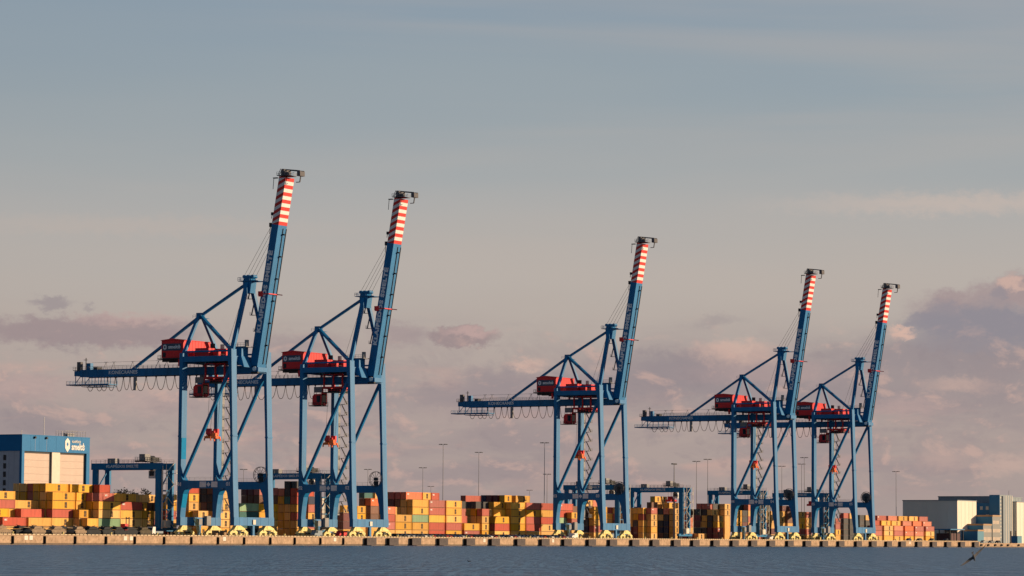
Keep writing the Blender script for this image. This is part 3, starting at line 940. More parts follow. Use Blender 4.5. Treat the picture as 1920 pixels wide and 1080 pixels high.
    for k in range(4):
        z = 64.5 + k * 5.4
        f_ = (z - 62.6) / 23.4
        cx = 22.8 - f_ * 9.3
        b.box(cx - 2.0, cx - 0.6, 2.9, 4.6, z, z + 0.15)
        b.rail([(cx - 2.0, 4.6, z), (cx - 0.6, 4.6, z)], 1.1, 0.04, 0.8)
        b.bar((cx - 1.4, 4.3, z), (cx - 1.6, 3.0, z + 5.0), 0.5, 0.12)
    b.build('mast_stair', [STEEL], t)
    # boom hoist ropes
    for k in range(4):
        b = MB()
        xx = 11.0 + 0.7 * k
        yb = 3.9 - 1.15 * k
        e = BF + UP * 49.0
        b.tube((xx, yb, 88.4), (xx, e.y + 0.8 - k * 0.5, e.z - k * 0.6), 0.055, 5)
        b.build('boom_rope', [DARK], t)
    for k in range(2):
        b = MB()
        b.tube((11.4 + k, 12.0 - 2 * k, 61.5), (11.4 + k, 3.0, 86.0), 0.05, 5)
        b.build('hoist_rope', [DARK], t)
    # machinery house with its sign
    b = MB()
    b.box(4.0, 20.4, 23.8, 32.8, 60.7, 66.7, 0)
    b.prism_yz([(23.5, 66.7), (33.1, 66.7), (33.1, 66.85), (28.3, 67.35), (23.5, 66.85)], 3.8, 20.6, 0)
    b.box(3.6, 20.6, 23.7, 34.2, 60.2, 60.6, 1)
    for k in range(1, 6):
        b.box(3.96, 4.0, 23.8 + k * 1.5, 23.86 + k * 1.5, 60.8, 66.6, 0)
    for k in range(1, 9):
        b.box(4.0 + k * 1.8, 4.08 + k * 1.8, 23.74, 23.8, 60.8, 66.6, 0)
    b.rail([(3.7, 34.1, 60.6), (20.5, 34.1, 60.6)], 1.1, 0.05, 1.6, 1)
    b.rail([(3.7, 32.9, 60.6), (3.7, 34.1, 60.6)], 1.1, 0.05, 1.2, 1)
    b.box(4.2, 4.9, 25.3, 26.0, 57.8, 60.2, 0)
    b.box(19.2, 19.9, 25.3, 26.0, 57.8, 60.2, 0)
    mh = b.build('machinery_house', [RED, DARK], t)
    b = MB()
    b.box(3.86, 3.96, 24.6, 32.4, 63.2, 65.6)
    sg = b.build('sign_board', [SIGNB], mh)
    text('lettering', 'smelt\u0117', 1.7, (3.83, 27.4, 64.4), (0, -1, 0), (0, 0, 1), LETTER, mh, width=5.0, bold=0.03)
    b = MB()
    hx = [(0, .95), (.7, .5), (.7, -.5), (0, -.95), (-.7, -.5), (-.7, .5)]
    b.add([(3.86, 31.3 - a, 64.4 + c) for a, c in hx] + [(3.80, 31.3 - a, 64.4 + c) for a, c in hx],
          [tuple(range(6)), tuple(range(11, 5, -1))] + [(k, (k + 1) % 6, 6 + (k + 1) % 6, 6 + k) for k in range(6)], 0)
    b.add([(3.79, 31.3 - a * .4, 64.45 + c * .4) for a, c in hx], [tuple(range(6))], 1)
    b.build('emblem', [LETTER, SIGNB], mh)
    b = MB()
    b.box(3.9, 3.98, 31.0, 32.2, 61.0, 62.6, 0)
    b.build('louvre', [DARK], mh)
    # lower equipment house
    b = MB()
    b.box(6.0, 17.3, 14.7, 20.2, 60.9, 63.9, 0)
    b.box(8.0, 12.0, 12.0, 14.4, 60.6, 62.8, 0)
    b.box(10.5, 18.2, 10.6, 14.4, 60.6, 63.8, 0)
    b.rail([(6.0, 11.0, 60.6), (18.5, 11.0, 60.6)], 1.2, 0.05, 1.5, 1)
    b.box(9.4, 10.6, 15.2, 16.4, 63.9, 65.6, 1)
    b.box(12.0, 13.0, 13.0, 14.0, 63.2, 65.4, 2)
    for k in range(1, 6):
        b.box(6.0 + k * 1.9, 6.08 + k * 1.9, 14.64, 14.7, 61.0, 63.8, 0)
    b.build('equipment_house', [RED, DARK, CREAM], t)
    # trolley with operator's cab
    b = MB()
    for xx in (8.6, 15.5):
        b.box(xx - 0.25, xx + 0.25, 9.6, 18.0, 53.6, 54.2, 0)
        for yy in (9.8, 13.6, 17.6):
            b.box(xx - 0.25, xx + 0.25, yy - 0.25, yy + 0.25, 54.2, 58.8, 0)
        b.box(xx - 0.2, xx + 0.2, 9.6, 18.0, 58.4, 58.8, 0)
    for yy in (9.8, 13.6, 17.6):
        b.box(8.6, 15.5, yy - 0.25, yy + 0.25, 53.4, 53.9, 0)
    b.box(8.4, 15.7, 9.4, 18.2, 52.1, 52.3, 1)
    b.box(9.5, 14.2, 10.2, 16.6, 52.3, 53.3, 1)
    b.box(14.3, 15.6, 9.5, 12.5, 52.3, 54.6, 0)
    b.rail([(8.4, 9.4, 52.3), (8.4, 18.2, 52.3)], 1.1, 0.05, 1.3, 0)
    b.rail([(8.4, 9.4, 52.3), (15.7, 9.4, 52.3)], 1.1, 0.05, 1.3, 0)
    for yy in (9.6, 18.0):
        for xx in (8.6, 15.5):
            b.bar((xx, yy, 52.2), (xx, yy, 54), 0.2, mi=0)
    for k in range(3):
        b.tube((10.0 + k * 1.6, 11.0, 53.7), (11.0 + k * 1.6, 11.0, 53.7), 0.7, 10, 1)
    b.build('trolley', [RED, DARK], t)
    b = MB()
    b.box(9.0, 9.9, 18.8, 22.2, 52.2, 54.2, 2)
    b.box(8.2, 12.0, 18.4, 18.6, 47.9, 52.2, 0)
    b.prism_yz([(18.4, 47.6), (22.2, 47.6), (22.2, 50.8), (21.4, 51.6), (18.4, 51.6)], 8.0, 11.2, 0)
    b.box(7.96, 8.0, 18.9, 20.4, 48.7, 51.0, 1)
    b.box(8.3, 10.9, 18.34, 18.4, 48.5, 51.2, 1)
    b.box(7.4, 11.8, 17.8, 23.4, 47.2, 47.5, 3)
    b.rail([(7.4, 17.8, 47.5), (7.4, 23.4, 47.5)], 1.1, 0.05, 1.3, 3)
    b.rail([(7.4, 17.8, 47.5), (11.8, 17.8, 47.5)], 1.1, 0.05, 1.3, 3)
    b.box(8.8, 10.2, 17.95, 18.3, 47.5, 48.4, 0)
    b.build('operator_cab', [RED, GLASS, STEEL, DARK], t)
    # spreader on its ropes
    b = MB()
    cx, cy = 12.15, 16.9
    for sx_ in (-1, 1):
        b.box(cx + sx_ * 2.85 - 0.3, cx + sx_ * 2.85 + 0.3, cy - 1.22, cy + 1.22, 33.2, 34.0, 1)
        b.box(cx + sx_ * 2.2 - 0.5, cx + sx_ * 2.2 + 0.5, cy - 0.9, cy + 0.9, 34.6, 36.6, 0)
        for sy_ in (-1, 1):
            b.box(cx + sx_ * 2.95 - 0.2, cx + sx_ * 2.95 + 0.2, cy + sy_ * 1.25 - 0.15, cy + sy_ * 1.25 + 0.15, 32.5, 33.3, 1)
            b.bar((cx + sx_ * 2.4, cy + sy_ * 0.8, 34.0), (cx + sx_ * 1.6, cy + sy_ * 0.8, 35.0), 0.25, mi=1)
    for yy in (-0.75, 0.75):
        b.box(cx - 2.8, cx + 2.8, cy + yy - 0.25, cy + yy + 0.25, 33.3, 34.1, 1)
    b.box(cx - 1.6, cx + 1.6, cy - 0.9, cy + 0.9, 34.1, 35.2, 1)
    b.box(cx - 0.9, cx + 0.7, cy - 0.6, cy + 0.6, 35.2, 35.9, 0)
    b.build('spreader', [RED, ORANGE], t)
    for sx_ in (-1, 1):
        for sy_ in (-1, 1):
            b = MB()
            b.tube((cx + sx_ * 2.2, cy + sy_ * 0.6, 36.4), (cx + sx_ * 1.6, cy - 1.0 + sy_ * 1.2, 52.2), 0.05, 5)
            b.build('hoist_rope', [DARK], t)
    # lift mast and stair up the far landside leg
    b = MB()
    b.box(BL + 0.05, BL + 1.5, 21.3, 22.5, 8.0, 56.5)
    b.build('lift_mast', [STEEL], t)
    b = MB()
    z = 9.0
    k = 0
    while z < 56:
        b.box(BL + 1.6, BL + 4.4, 19.6, 21.3, z, z + 0.14)
        b.rail([(BL + 1.6, 19.6, z + 0.14), (BL + 4.4, 19.6, z + 0.14)], 1.1, 0.05, 1.0)
        b.rail([(BL + 4.4, 19.6, z + 0.14), (BL + 4.4, 21.3, z + 0.14)], 1.1, 0.05, 1.0)
        if z + 4 < 57:
            b.bar((BL + 3.9, 19.9, z), (BL + 1.9, 21.0, z + 3.9), 0.7, 0.12)
        z += 3.95
        k += 1
    b.build('access_stair', [STEEL], t)
    # portal lettering panels
    b = MB()
    b.box(-0.02, 0.04, 11.0, 13.6, 16.45, 18.35)
    b.build('sign_board', [LETTER], t)
    b = MB()
    b.box(-0.02, 0.04, 6.4, 8.9, 16.45, 18.35)
    b.build('sign_board', [LETTER], t)
    b = MB()
    b.prism_yz([(10.8, 17.4), (10.0, 18.2), (9.2, 17.4), (10.0, 16.6)], -0.02, 0.04)
    b.build('emblem', [LETTER], t)
    # cable reel on the far portal beam
    rc = Vector((21.0, 2.9, 21.0))
    b = MB()
    n = 24
    ring = [rc + Vector((-0.45, math.cos(2 * math.pi * k / n) * 2.7, math.sin(2 * math.pi * k / n) * 2.7)) for k in range(n + 1)]
    for p, q_ in zip(ring, ring[1:]):
        b.bar(p, q_, 0.14)
        b.bar(p + Vector((0.9, 0, 0)), q_ + Vector((0.9, 0, 0)), 0.14)
    for k in range(12):
        a = 2 * math.pi * k / 12
        b.bar(rc + Vector((-0.45, 0, 0)), rc + Vector((-0.45, math.cos(a) * 2.7, math.sin(a) * 2.7)), 0.1)
    b.tube(rc - Vector((0.7, 0, 0)), rc + Vector((0.7, 0, 0)), 0.6, 12)
    b.box(20.6, 21.6, 2.2, 3.6, 18.7, 20.3)
    b.build('cable_reel', [DARK], t)
    # boom hinge and its house
    b = MB()
    b.box(9.2, 15.1, -3.4, -0.4, 55.6, 57.1, 0)
    b.tube((8.9, -2.0, 56.6), (15.4, -2.0, 56.6), 0.75, 12, 1)
    b.box(9.0, 10.0, -3.3, -0.6, 55.0, 55.6, 2)
    b.build('boom_hinge', [BLUE, LETTER, DARK], t)
    b = MB()
    b.box(5.0, 9.0, 0.6, 3.6, 57.8, 63.8, 0)
    b.prism_yz([(-0.8, 57.0), (6.4, 60.4), (6.4, 60.7), (0.4, 60.7)], 4.6, 9.2, 0)
    b.box(4.6, 9.3, -1.5, 5.2, 63.8, 64.0, 1)
    b.rail([(4.6, -1.5, 64.0), (4.6, 5.2, 64.0)], 1.2, 0.05, 1.2, 1)
    b.rail([(4.6, 5.2, 64.0), (9.3, 5.2, 64.0)], 1.2, 0.05, 1.2, 1)
    b.box(6.5, 7.6, -0.6, 0.4, 64.0, 66.3, 1)
    b.build('hinge_house', [BLUE, STEEL], t)
    # boom: blue lower part, striped tip
    def boomp(s_, d, xx):
        p = BF + UP * s_ + BN * d
        return Vector((xx, p.y, p.z))
    S1, S2 = 49.0, 65.3
    D0, D1 = 3.0, 2.75
    b = MB()
    x0, x1 = 9.5, 14.8
    vs_ = [boomp(0, 0, x0), boomp(0, D0, x0), boomp(0, D0, x1), boomp(0, 0, x1), boomp(S1, 0, x0), boomp(S1, D1, x0), boomp(S1, D1, x1), boomp(S1, 0, x1)]
    b.add(vs_, [(0, 3, 2, 1), (4, 5, 6, 7), (0, 1, 5, 4), (1, 2, 6, 5), (2, 3, 7, 6), (3, 0, 4, 7)], 0)
    b.build('boom', [BLUE], t)
    mid = boomp(26.0, 1.45, 9.46)
    text('lettering', 'KLAIP\u0116DOS SMELT\u0116', 2.0, mid, UP, -BN, LETTER, t, width=28.2, bold=0.065, spacing=1.15)
    # bands: level on the underside, slanting on the flanks
    b = MB()
    nb = 13
    slant = 1.9
    ring = lambda s_: None
    bounds = [S1 + (S2 - S1) * k / nb for k in range(nb + 1)]
    cl = lambda v: max(S1, min(S2, v))
    for k in range(nb):
        mi = 0 if k % 2 == 0 else 1
        a0, a1 = bounds[k], bounds[k + 1]
        b.face([boomp(a0, D1, x0), boomp(a0, D1, x1), boomp(a1, D1, x1), boomp(a1, D1, x0)], mi)
    for k in range(nb + 2):
        mi = 0 if k % 2 == 0 else 1
        st = (S2 - S1) / nb
        a0, a1 = S1 + st * k, S1 + st * (k + 1)
        lo0, lo1, hi0, hi1 = cl(a0 - slant), cl(a1 - slant), cl(a0), cl(a1)
        if lo1 - lo0 < 1e-4 and hi1 - hi0 < 1e-4:
            continue
        for xx in (x0, x1):
            b.face([boomp(lo0, 0, xx), boomp(hi0, D1, xx), boomp(hi1, D1, xx), boomp(lo1, 0, xx)], mi)
        b.face([boomp(lo0, 0, x0), boomp(lo0, 0, x1), boomp(lo1, 0, x1), boomp(lo1, 0, x0)], mi)
    b.face([boomp(S2, 0, x0), boomp(S2, 0, x1), boomp(S2, D1, x1), boomp(S2, D1, x0)], 0)
    b.build('boom_tip', [TIPRED, TIPWHITE], t)
    b = MB()
    for xx, w_ in ((12.6, 0.22), (14.65, 0.14)):
        b.bar(boomp(1.5, D0 + 0.12, xx), boomp(S1 - 1, D1 + 0.12, xx), w_, 0.22, ref=(1, 0, 0))
    for k in range(6):
        s_ = 8 + k * 7.6
        b.bar(boomp(s_, D0, 12.8), boomp(s_, D0 + 0.7, 12.8), 0.4, 0.5)
    b.build('boom_rail', [DARK], t)
    b = MB()
    e = boomp(25.0, 0, x0)
    zc = e.z
    ya, yb = e.y + 1.0, e.y - 3.4
    for xx in (x0 - 0.2, x1 + 0.2):
        b.box(xx - 0.12, xx + 0.12, yb + 0.2, ya - 0.2, zc - 0.2, zc + 0.12)
    b.box(x0 - 0.3, x1 + 0.3, yb, yb + 0.2, zc - 0.2, zc + 0.12)
    b.box(x0 - 0.3, x1 + 0.3, ya - 0.2, ya, zc - 0.6, zc + 0.9)
    b.box(x0 - 0.3, x0 - 0.05, ya - 1.8, ya - 0.2, zc - 0.9, zc + 0.9)
    b.bar((x1 - 0.5, yb, zc), (x1 + 0.5, yb - 1.5, zc - 0.2), 0.22, 0.3)
    b.build('boom_latch', [RED], t)
    # gear at the boom's outer end
    b = MB()
    tp = boomp(S2, 0, 12.1)
    zt = tp.z
    b.box(9.2, 15.1, tp.y - 3.4, tp.y + 0.8, zt + 0.2, zt + 0.4, 0)
    rg = random.Random(3)
    for k in range(7):
        xx = 9.6 + k * 0.85
        b.bar((xx, tp.y + 0.6, zt + 0.4), (xx, tp.y - 0.6, zt + 2.6), 0.16, mi=0)
    b.box(10.0, 14.4, tp.y - 1.6, tp.y - 0.4, zt + 0.4, zt + 2.4, 0)
    b.box(9.6, 10.8, tp.y - 3.2, tp.y - 1.8, zt + 0.4, zt + 1.4, 0)
    b.build('tip_platform', [REELG], t)
    b = MB()
    b.bar((12.0, tp.y + 0.5, zt + 2.7), (12.0, tp.y - 6.8, zt + 1.8), 0.35, mi=0)
    b.bar((14.6, tp.y + 0.5, zt + 2.7), (14.6, tp.y - 6.8, zt + 1.8), 0.35, mi=0)
    b.box(11.9, 14.8, tp.y - 6.9, tp.y - 5.6, zt + 0.1, zt + 1.7, 0)
    b.bar((13, tp.y - 6.4, zt + 0.1), (13, tp.y - 6.1, zt - 1.9), 0.3, mi=0)
    b.bar((13, tp.y - 6.1, zt - 1.9), (13, tp.y - 4.6, zt - 1.9), 0.25, mi=0)
    b.build('tip_jib', [REELG], t)
    b = MB()
    b.rail([(9.2, tp.y - 3.4, zt + 0.4), (15.1, tp.y - 3.4, zt + 0.4)], 1.1, 0.05, 1.0, 0)
    b.rail([(9.2, tp.y - 3.4, zt + 0.4), (9.2, tp.y + 0.8, zt + 0.4)], 1.1, 0.05, 1.0, 0)
    b.build('handrail', [STEEL], t)
    b = MB()
    b.box(9.3, 10.3, tp.y + 0.8, tp.y + 2.4, zt - 0.6, zt - 0.3, 0)
    b.bar((9.8, tp.y + 2.3, zt - 0.3), (9.8, tp.y + 2.6, zt - 4.2), 0.14, mi=0)
    b.build('rope_guard', [DARK], t)
    for s_, h_ in ((52.5, 1.0), (48.5, 1.8)):
        b = MB()
        p = boomp(s_, -0.3, 10.2)
        b.box(9.8, 10.8, p.y, p.y + 0.9, p.z - 0.5, p.z + h_ * 0.5, 0)
        b.bar((10.2, p.y + 0.6, p.z), (10.2, p.y + 0.9, p.z - h_ * 1.6), 0.16, mi=0)
        b.build('rope_anchor', [DARK], t)
    return t


CR_U = CRANES
CR_LABEL = ['blue quay crane with striped raised boom, marked 01, nearest the blue-topped hall',
            'blue quay crane with striped raised boom, marked 02, girder passing behind the first crane',
            'blue quay crane marked 03 standing alone in the middle, right of the long car row',
            'blue quay crane marked 04 before the right-hand pair, left neighbour of the smallest crane',
            'blue quay crane marked 05, farthest and smallest, beside the container pyramid']
crane0 = make_crane()
index_children()
cranes = [crane0] + [copy_tree(crane0) for _ in CR_U[1:]]
for i, (c, u) in enumerate(zip(cranes, CR_U)):
    c.location = (u, RAIL, QZ)
    if i > 1:                       # full reel of cable
        b = MB()
        b.tube((20.65, 2.9, 21.0), (21.35, 2.9, 21.0), 2.2, 24)
        for k in range(12):
            a = 2 * math.pi * k / 12
            b.bar((20.62, 2.9 + math.cos(a) * .9, 21.0 + math.sin(a) * .9), (20.62, 2.9 + math.cos(a) * 2.15, 21.0 + math.sin(a) * 2.15), 0.14, mi=1)
        b.build('wound_cable', [REELG, STEEL], c)
    tag(c, CR_LABEL[i], 'crane', 'ship-to-shore cranes along the quay')
    for yy in (21.75, 2.0):
        text('lettering', '0%d' % (i + 1), 1.7, (-0.05, yy - 0.0, 17.45), (0, -1, 0), (0, 0, 1), LETTER, c, bold=0.03)
for (x0, x1, z0, z1) in ((-1.0, 3.02, 26.0, 33.2), (0, 0, 9.6, 14.2)):
    b = MB()
    if z0 > 20:
        b.add([(0.1, 21.28, z0), (2.9, 21.28, z0), (2.9, 21.2, z1), (0.1, 21.2, z1)], [(0, 1, 2, 3)])
    else:
        b.add([(0.1, 21.08, z0), (2.9, 21.08, z0), (2.9, 20.33, z1), (0.1, 20.33, z1)], [(0, 1, 2, 3)])
    b.build('paint_patch', [PATCH], cranes[0])
# ---------------------------------------------------------------- containers
CCOL = {'Y': ('yellow', (0.80, 0.41, 0.032)), 'R': ('red', (0.50, 0.085, 0.05)), 'O': ('orange', (0.70, 0.155, 0.05)), 'B': ('brown', (0.22, 0.09, 0.05)),
        'G': ('mint green', (0.26, 0.42, 0.24)), 'T': ('teal', (0.03, 0.17, 0.16)), 'K': ('dark grey', (0.055, 0.055, 0.06)), 'N': ('navy', (0.02, 0.03, 0.08)),
        'P': ('maroon', (0.16, 0.03, 0.035)), 'W': ('cream white', (0.70, 0.65, 0.55))}
EMB = paint('emblem_dark', (0.09, 0.055, 0.03), 0.6, 0.1)
ROD = paint('lock_rod', (0.30, 0.27, 0.23), 0.5, 0.1)
CLEN = {20: 6.06, 40: 12.19, 45: 13.72}
CW = 2.44


def container_mesh(ln, h, mt):
    b = MB()
    e = 0.05
    b.box(0.12, ln - 0.12, 0.09, CW - 0.09, 0.15, h - 0.06, 0)
    for x0 in (0.0, ln - 0.16):
        for y0 in (0.0, CW - 0.16):
            b.box(x0, x0 + 0.16, y0, y0 + 0.16, 0.0, h, 0)
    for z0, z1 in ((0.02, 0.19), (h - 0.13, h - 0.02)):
        mi = 2 if z0 < 1 else 0  # bottom rails coloured dark to paint the shadow line under each tier
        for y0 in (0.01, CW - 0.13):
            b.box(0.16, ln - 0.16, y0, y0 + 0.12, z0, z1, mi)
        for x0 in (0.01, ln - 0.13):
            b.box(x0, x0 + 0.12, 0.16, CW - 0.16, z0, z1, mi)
    n = int((ln - 0.5) / 0.56)
    st = (ln - 0.4) / n
    for yb, yo in ((0.09, 0.035), (CW - 0.09, CW - 0.035)):
        for k in range(n):
            a = 0.2 + k * st
            b.add([(a, yb, 0.17), (a + st * .25, yo, 0.17), (a + st * .6, yo, 0.17), (a + st * .85, yb, 0.17),
                   (a, yb, h - .13), (a + st * .25, yo, h - .13), (a + st * .6, yo, h - .13), (a + st * .85, yb, h - .13)],
                  [(0, 1, 5, 4), (1, 2, 6, 5), (2, 3, 7, 6)], 0)
    for x0, x1 in ((0.05, 0.12), (ln - 0.12, ln - 0.05)):
        b.box(x0, x1, 0.2, 1.19, 0.2, h - 0.16, 0)
        b.box(x0, x1, 1.25, CW - 0.2, 0.2, h - 0.16, 0)
    for yy in (0.5, 0.95, 1.5, 1.95):
        b.box(0.0, 0.05, yy - 0.025, yy + 0.025, 0.15, h - 0.14, 1)
    return b.mesh('container', [mt, ROD, SEAM_SHADE])


em = text_mesh('m\nsc', 1.6, 0.012, 0.07, 1.0, 0.62).copy()
em.materials.clear()
em.materials.append(EMB)
em.transform(Matrix(((1, 0, 0, 0), (0, 0, -1, 0), (0, 1, 0, 0), (0, 0, 0, 1))))
em2 = text_mesh('MSC', 0.75, 0.012, 0.05).copy()
em2.materials.clear()
em2.materials.append(WHITE)
em2.transform(Matrix(((0, 0, 0, 0), (0, 0, -1, 0), (1, 0, 0, 0), (0, 0, 0, 1))) if False else Matrix(((1, 0, 0, 0), (0, 0, -1, 0), (0, 1, 0, 0), (0, 0, 0, 1))))

REG = [(-60, 'at left yard edge'), (22, 'before the tall hall'), (55, 'under the first gantry'), (92, 'behind first quay crane'),
       (127, 'between first two cranes'), (168, 'behind second quay crane'), (232, 'right of second crane'),
       (270, 'left of third crane'), (330, 'behind third quay crane'), (382, 'right of third crane'), (442, 'left of fourth crane'),
       (520, 'behind fourth quay crane'), (566, 'behind fifth quay crane'), (1200, 'in the far pyramid')]
CM = {}
rc = random.Random(11)
occ = {}
for (u, j, l, h, cs) in STACKS:
    occ.setdefault(j, []).append((u, u + CLEN[l], h * len(cs)))
order = {}
CONT = []
for idx, s_ in enumerate(STACKS):
    u, j = s_[0], s_[1]
    cu = u - (j * ROWP) * 1.45          # bearing order as seen across the water
    reg = next(n for lim, n in REG if cu < lim)
    order.setdefault((reg, j), []).append((u, idx))
sname = {}
jr = sorted({s_[1] for s_ in STACKS})
for (reg, j), L_ in order.items():
    L_.sort()
    for k, (_, idx) in enumerate(L_):
        sname[idx] = (reg, k, len(L_))
rows_in = {}
for (reg, j) in order:
    rows_in.setdefault(reg, []).append(j)
TIER = ['bottom', 'second', 'third', 'fourth', 'fifth', 'sixth', 'seventh']
rest = MB()
rest_m = []
for idx, (u, j, l, h, cs) in enumerate(STACKS):
    reg, k, n = sname[idx]
    jrow = sorted(rows_in[reg]).index(j)
    for lev, c in enumerate(cs):
        cn, cc = CCOL[c.upper()]
        mt = paint('container_' + cn.replace(' ', '_'), cc, 0.5, 0.10, 0.7, dirt=(cc[0] * 0.45 + 0.02, cc[1] * 0.4 + 0.015, cc[2] * 0.4 + 0.012), dirt_amt=0.5, streak=True, objvar=0.2)
        key = (l, h, c.upper())
        if key not in CM:
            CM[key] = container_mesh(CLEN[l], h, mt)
        loc = (u + rc.uniform(-.05, .05), ROW0 + ROWP * j + rc.uniform(-.04, .04), QZ + lev * (h + 0.02))
        if c.islower():
            if mt not in rest_m:
                rest_m.append(mt)
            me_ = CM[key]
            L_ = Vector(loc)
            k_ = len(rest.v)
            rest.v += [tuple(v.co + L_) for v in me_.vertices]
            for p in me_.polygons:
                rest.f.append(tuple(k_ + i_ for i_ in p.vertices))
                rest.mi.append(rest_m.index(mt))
            continue
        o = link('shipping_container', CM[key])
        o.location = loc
        CONT.append((o.name, idx, lev))
        which = 'sole stack' if n == 1 else ('leftmost stack' if k == 0 else ('last stack' if k == n - 1 else ORD[k] + ' stack'))
        row = 'front row' if jrow == 0 else ORD[jrow] + ' row'
        size = 'short' if l == 20 else 'long'
        tier = 'top' if lev == len(cs) - 1 else TIER[lev]
        lab = f'{cn} {size} container, {tier} tier, {which} of {row} {reg}'
        tag(o, lab, 'container', 'shipping containers stacked in the yard')
        # emblem where the water side is open to view
        ov = any(a < u + CLEN[l] * .6 and b_ > u + CLEN[l] * .35 and hh > lev * h + h * .6 for jj in range(j - 3, j) for a, b_, hh in occ.get(jj, ()))
        if not ov and c == 'Y' and rc.random() < 0.85:
            e = link('emblem', em, o)
            e.location = (CLEN[l] * (0.60 if l != 20 else 0.55), 0.015, h * 0.56)
        elif not ov and c in 'RO' and rc.random() < 0.4:
            e = link('emblem', em2, o)
            e.location = (1.6, 0.015, h * 0.72)
if rest.v:
    tag(rest.build('containers_deep_in_the_yard', rest_m), 'deeper container stacks glimpsed behind the front rows', 'containers', kind='stuff')

# ---------------------------------------------------------------- yard gantries
SPAN = 24.6


def make_gantry():
    t = empty('yard_gantry', (0, 0, 0))
    for xx in (0.0, 7.2):
        for yy in (0.0, SPAN):
            b = MB()
            b.box(xx, xx + 1.1, yy - 0.9, yy + 0.9, 2.2, 21.2)
            b.build('leg', [RTGB], t)
        b = MB()
        b.box(xx - 0.05, xx + 1.15, -1.4, SPAN + 1.4, 21.22, 23.3)
        gd = b.build('gantry_girder', [RTGB], t)
        b = MB()
        b.rail([(xx + 0.1, -1.4, 23.3), (xx + 0.1, SPAN + 1.4, 23.3)], 1.1, 0.045, 1.8)
        b.build('handrail', [STEEL], gd)
        if xx == 0:
            text('lettering', 'KLAIP\u0116DOS SMELT\u0116', 1.2, (-0.09, SPAN * 0.56, 22.25), (0, -1, 0), (0, 0, 1), LETTER, gd, width=12.5, bold=0.03)
    for yy in (0.0, SPAN):
        b = MB()
        b.box(-2.6, 10.9, yy - 0.55, yy + 0.55, 1.5, 2.6)
        b.box(1.15, 7.15, yy - 0.3, yy + 0.3, 14.2, 14.7)
        b.bar((1.1, yy, 14.5), (7.2, yy, 20.8), 0.35)
        b.bar((7.2, yy, 14.4), (1.1, yy, 8.6), 0.35)
        b.box(1.15, 7.15, yy - 0.25, yy + 0.25, 8.2, 8.6)
        sl_ = b.build('end_frame', [RTGB], t)
        for xx in (-1.6, 0.3, 8.0, 9.9):
            b = MB()
            b.tube((xx, yy - 0.4, 0.8), (xx, yy + 0.4, 0.8), 0.8, 14)
            b.build('tyre', [RUBBER], sl_)
    b = MB()
    b.box(1.3, 4.6, -2.2, -0.95, 2.7, 5.0, 0)
    b.box(0.6, 0.95, -1.5, -1.2, 2.2, 22.4, 0)
    b.build('power_unit', [RED if False else CREAM, DARK], t)
    b = MB()
    z = 3.0
    k = 0
    while z < 21:
        y0 = -2.4
        b.box(7.2, 8.3, y0, y0 + 1.3, z, z + 0.12)
        b.rail([(7.2, y0, z), (8.3, y0, z)], 1.1, 0.05, 1.0)
        b.bar((2.4 if k % 2 else 7.0, -1.6, z), (7.0 if k % 2 else 2.4, -1.6, z + 3.3), 0.35, 0.12)
        b.box(1.3, 2.4, y0, y0 + 1.3, z, z + 0.12)
        b.bar((1.4, y0, z), (1.4, y0, z + 3.5), 0.14)
        b.bar((8.2, y0, z), (8.2, y0, z + 3.5), 0.14)
        z += 3.4
        k += 1
    b.build('access_stair', [CREAM], t)
    b = MB()
    b.box(-0.6, 8.9, 4.6, 8.6, 23.7, 24.1, 1)
    b.box(0.2, 3.4, 5.2, 7.4, 24.1, 26.2, 0)
    b.tube((4.4, 6.6, 25.0), (7.4, 6.6, 25.0), 0.8, 12, 1)
    b.box(4.2, 8.2, 4.8, 5.8, 24.1, 25.2, 1)
    b.rail([(-0.5, 4.7, 24.1), (8.8, 4.7, 24.1)], 1.1, 0.05, 1.4, 1)
    b.rail([(-0.5, 8.5, 24.1), (8.8, 8.5, 24.1)], 1.1, 0.05, 1.4, 1)
    tr = b.build('trolley', [STEEL, DARK], t)
    b = MB()
    b.prism_yz([(2.4, 18.4), (4.6, 18.4), (4.6, 20.9), (2.4, 20.9), (1.9, 19.6)], 1.6, 3.6, 0)
    b.box(1.54, 1.6, 2.5, 4.3, 19.2, 20.7, 1)
    b.box(1.5, 3.7, 3.0, 4.0, 20.9, 23.7, 2)
    b.build('operator_cab', [WHITE, GLASS, DARK], tr)
    b = MB()
    b.box(0.9, 7.1, 5.4, 5.9, 17.2, 17.8, 0)
    b.box(0.9, 7.1, 7.3, 7.8, 17.2, 17.8, 0)
    b.box(2.4, 5.6, 5.6, 7.6, 17.8, 19.3, 0)
    for xx in (0.9, 6.8):
        b.box(xx, xx + 0.3, 5.3, 7.9, 16.9, 17.9, 0)
    b.build('spreader', [RED], t)
    for xx in (2.6, 5.4):
        for yy in (5.8, 7.4):
            b = MB()
            b.tube((xx, yy, 19.2), (xx, yy, 23.8), 0.05, 5)
            b.build('hoist_rope', [DARK], t)
    b = MB()
    b.box(1.3, 3.6, 17.5, 20.5, 23.32, 24.9)
    b.build('control_house', [STEEL], t)
    return t


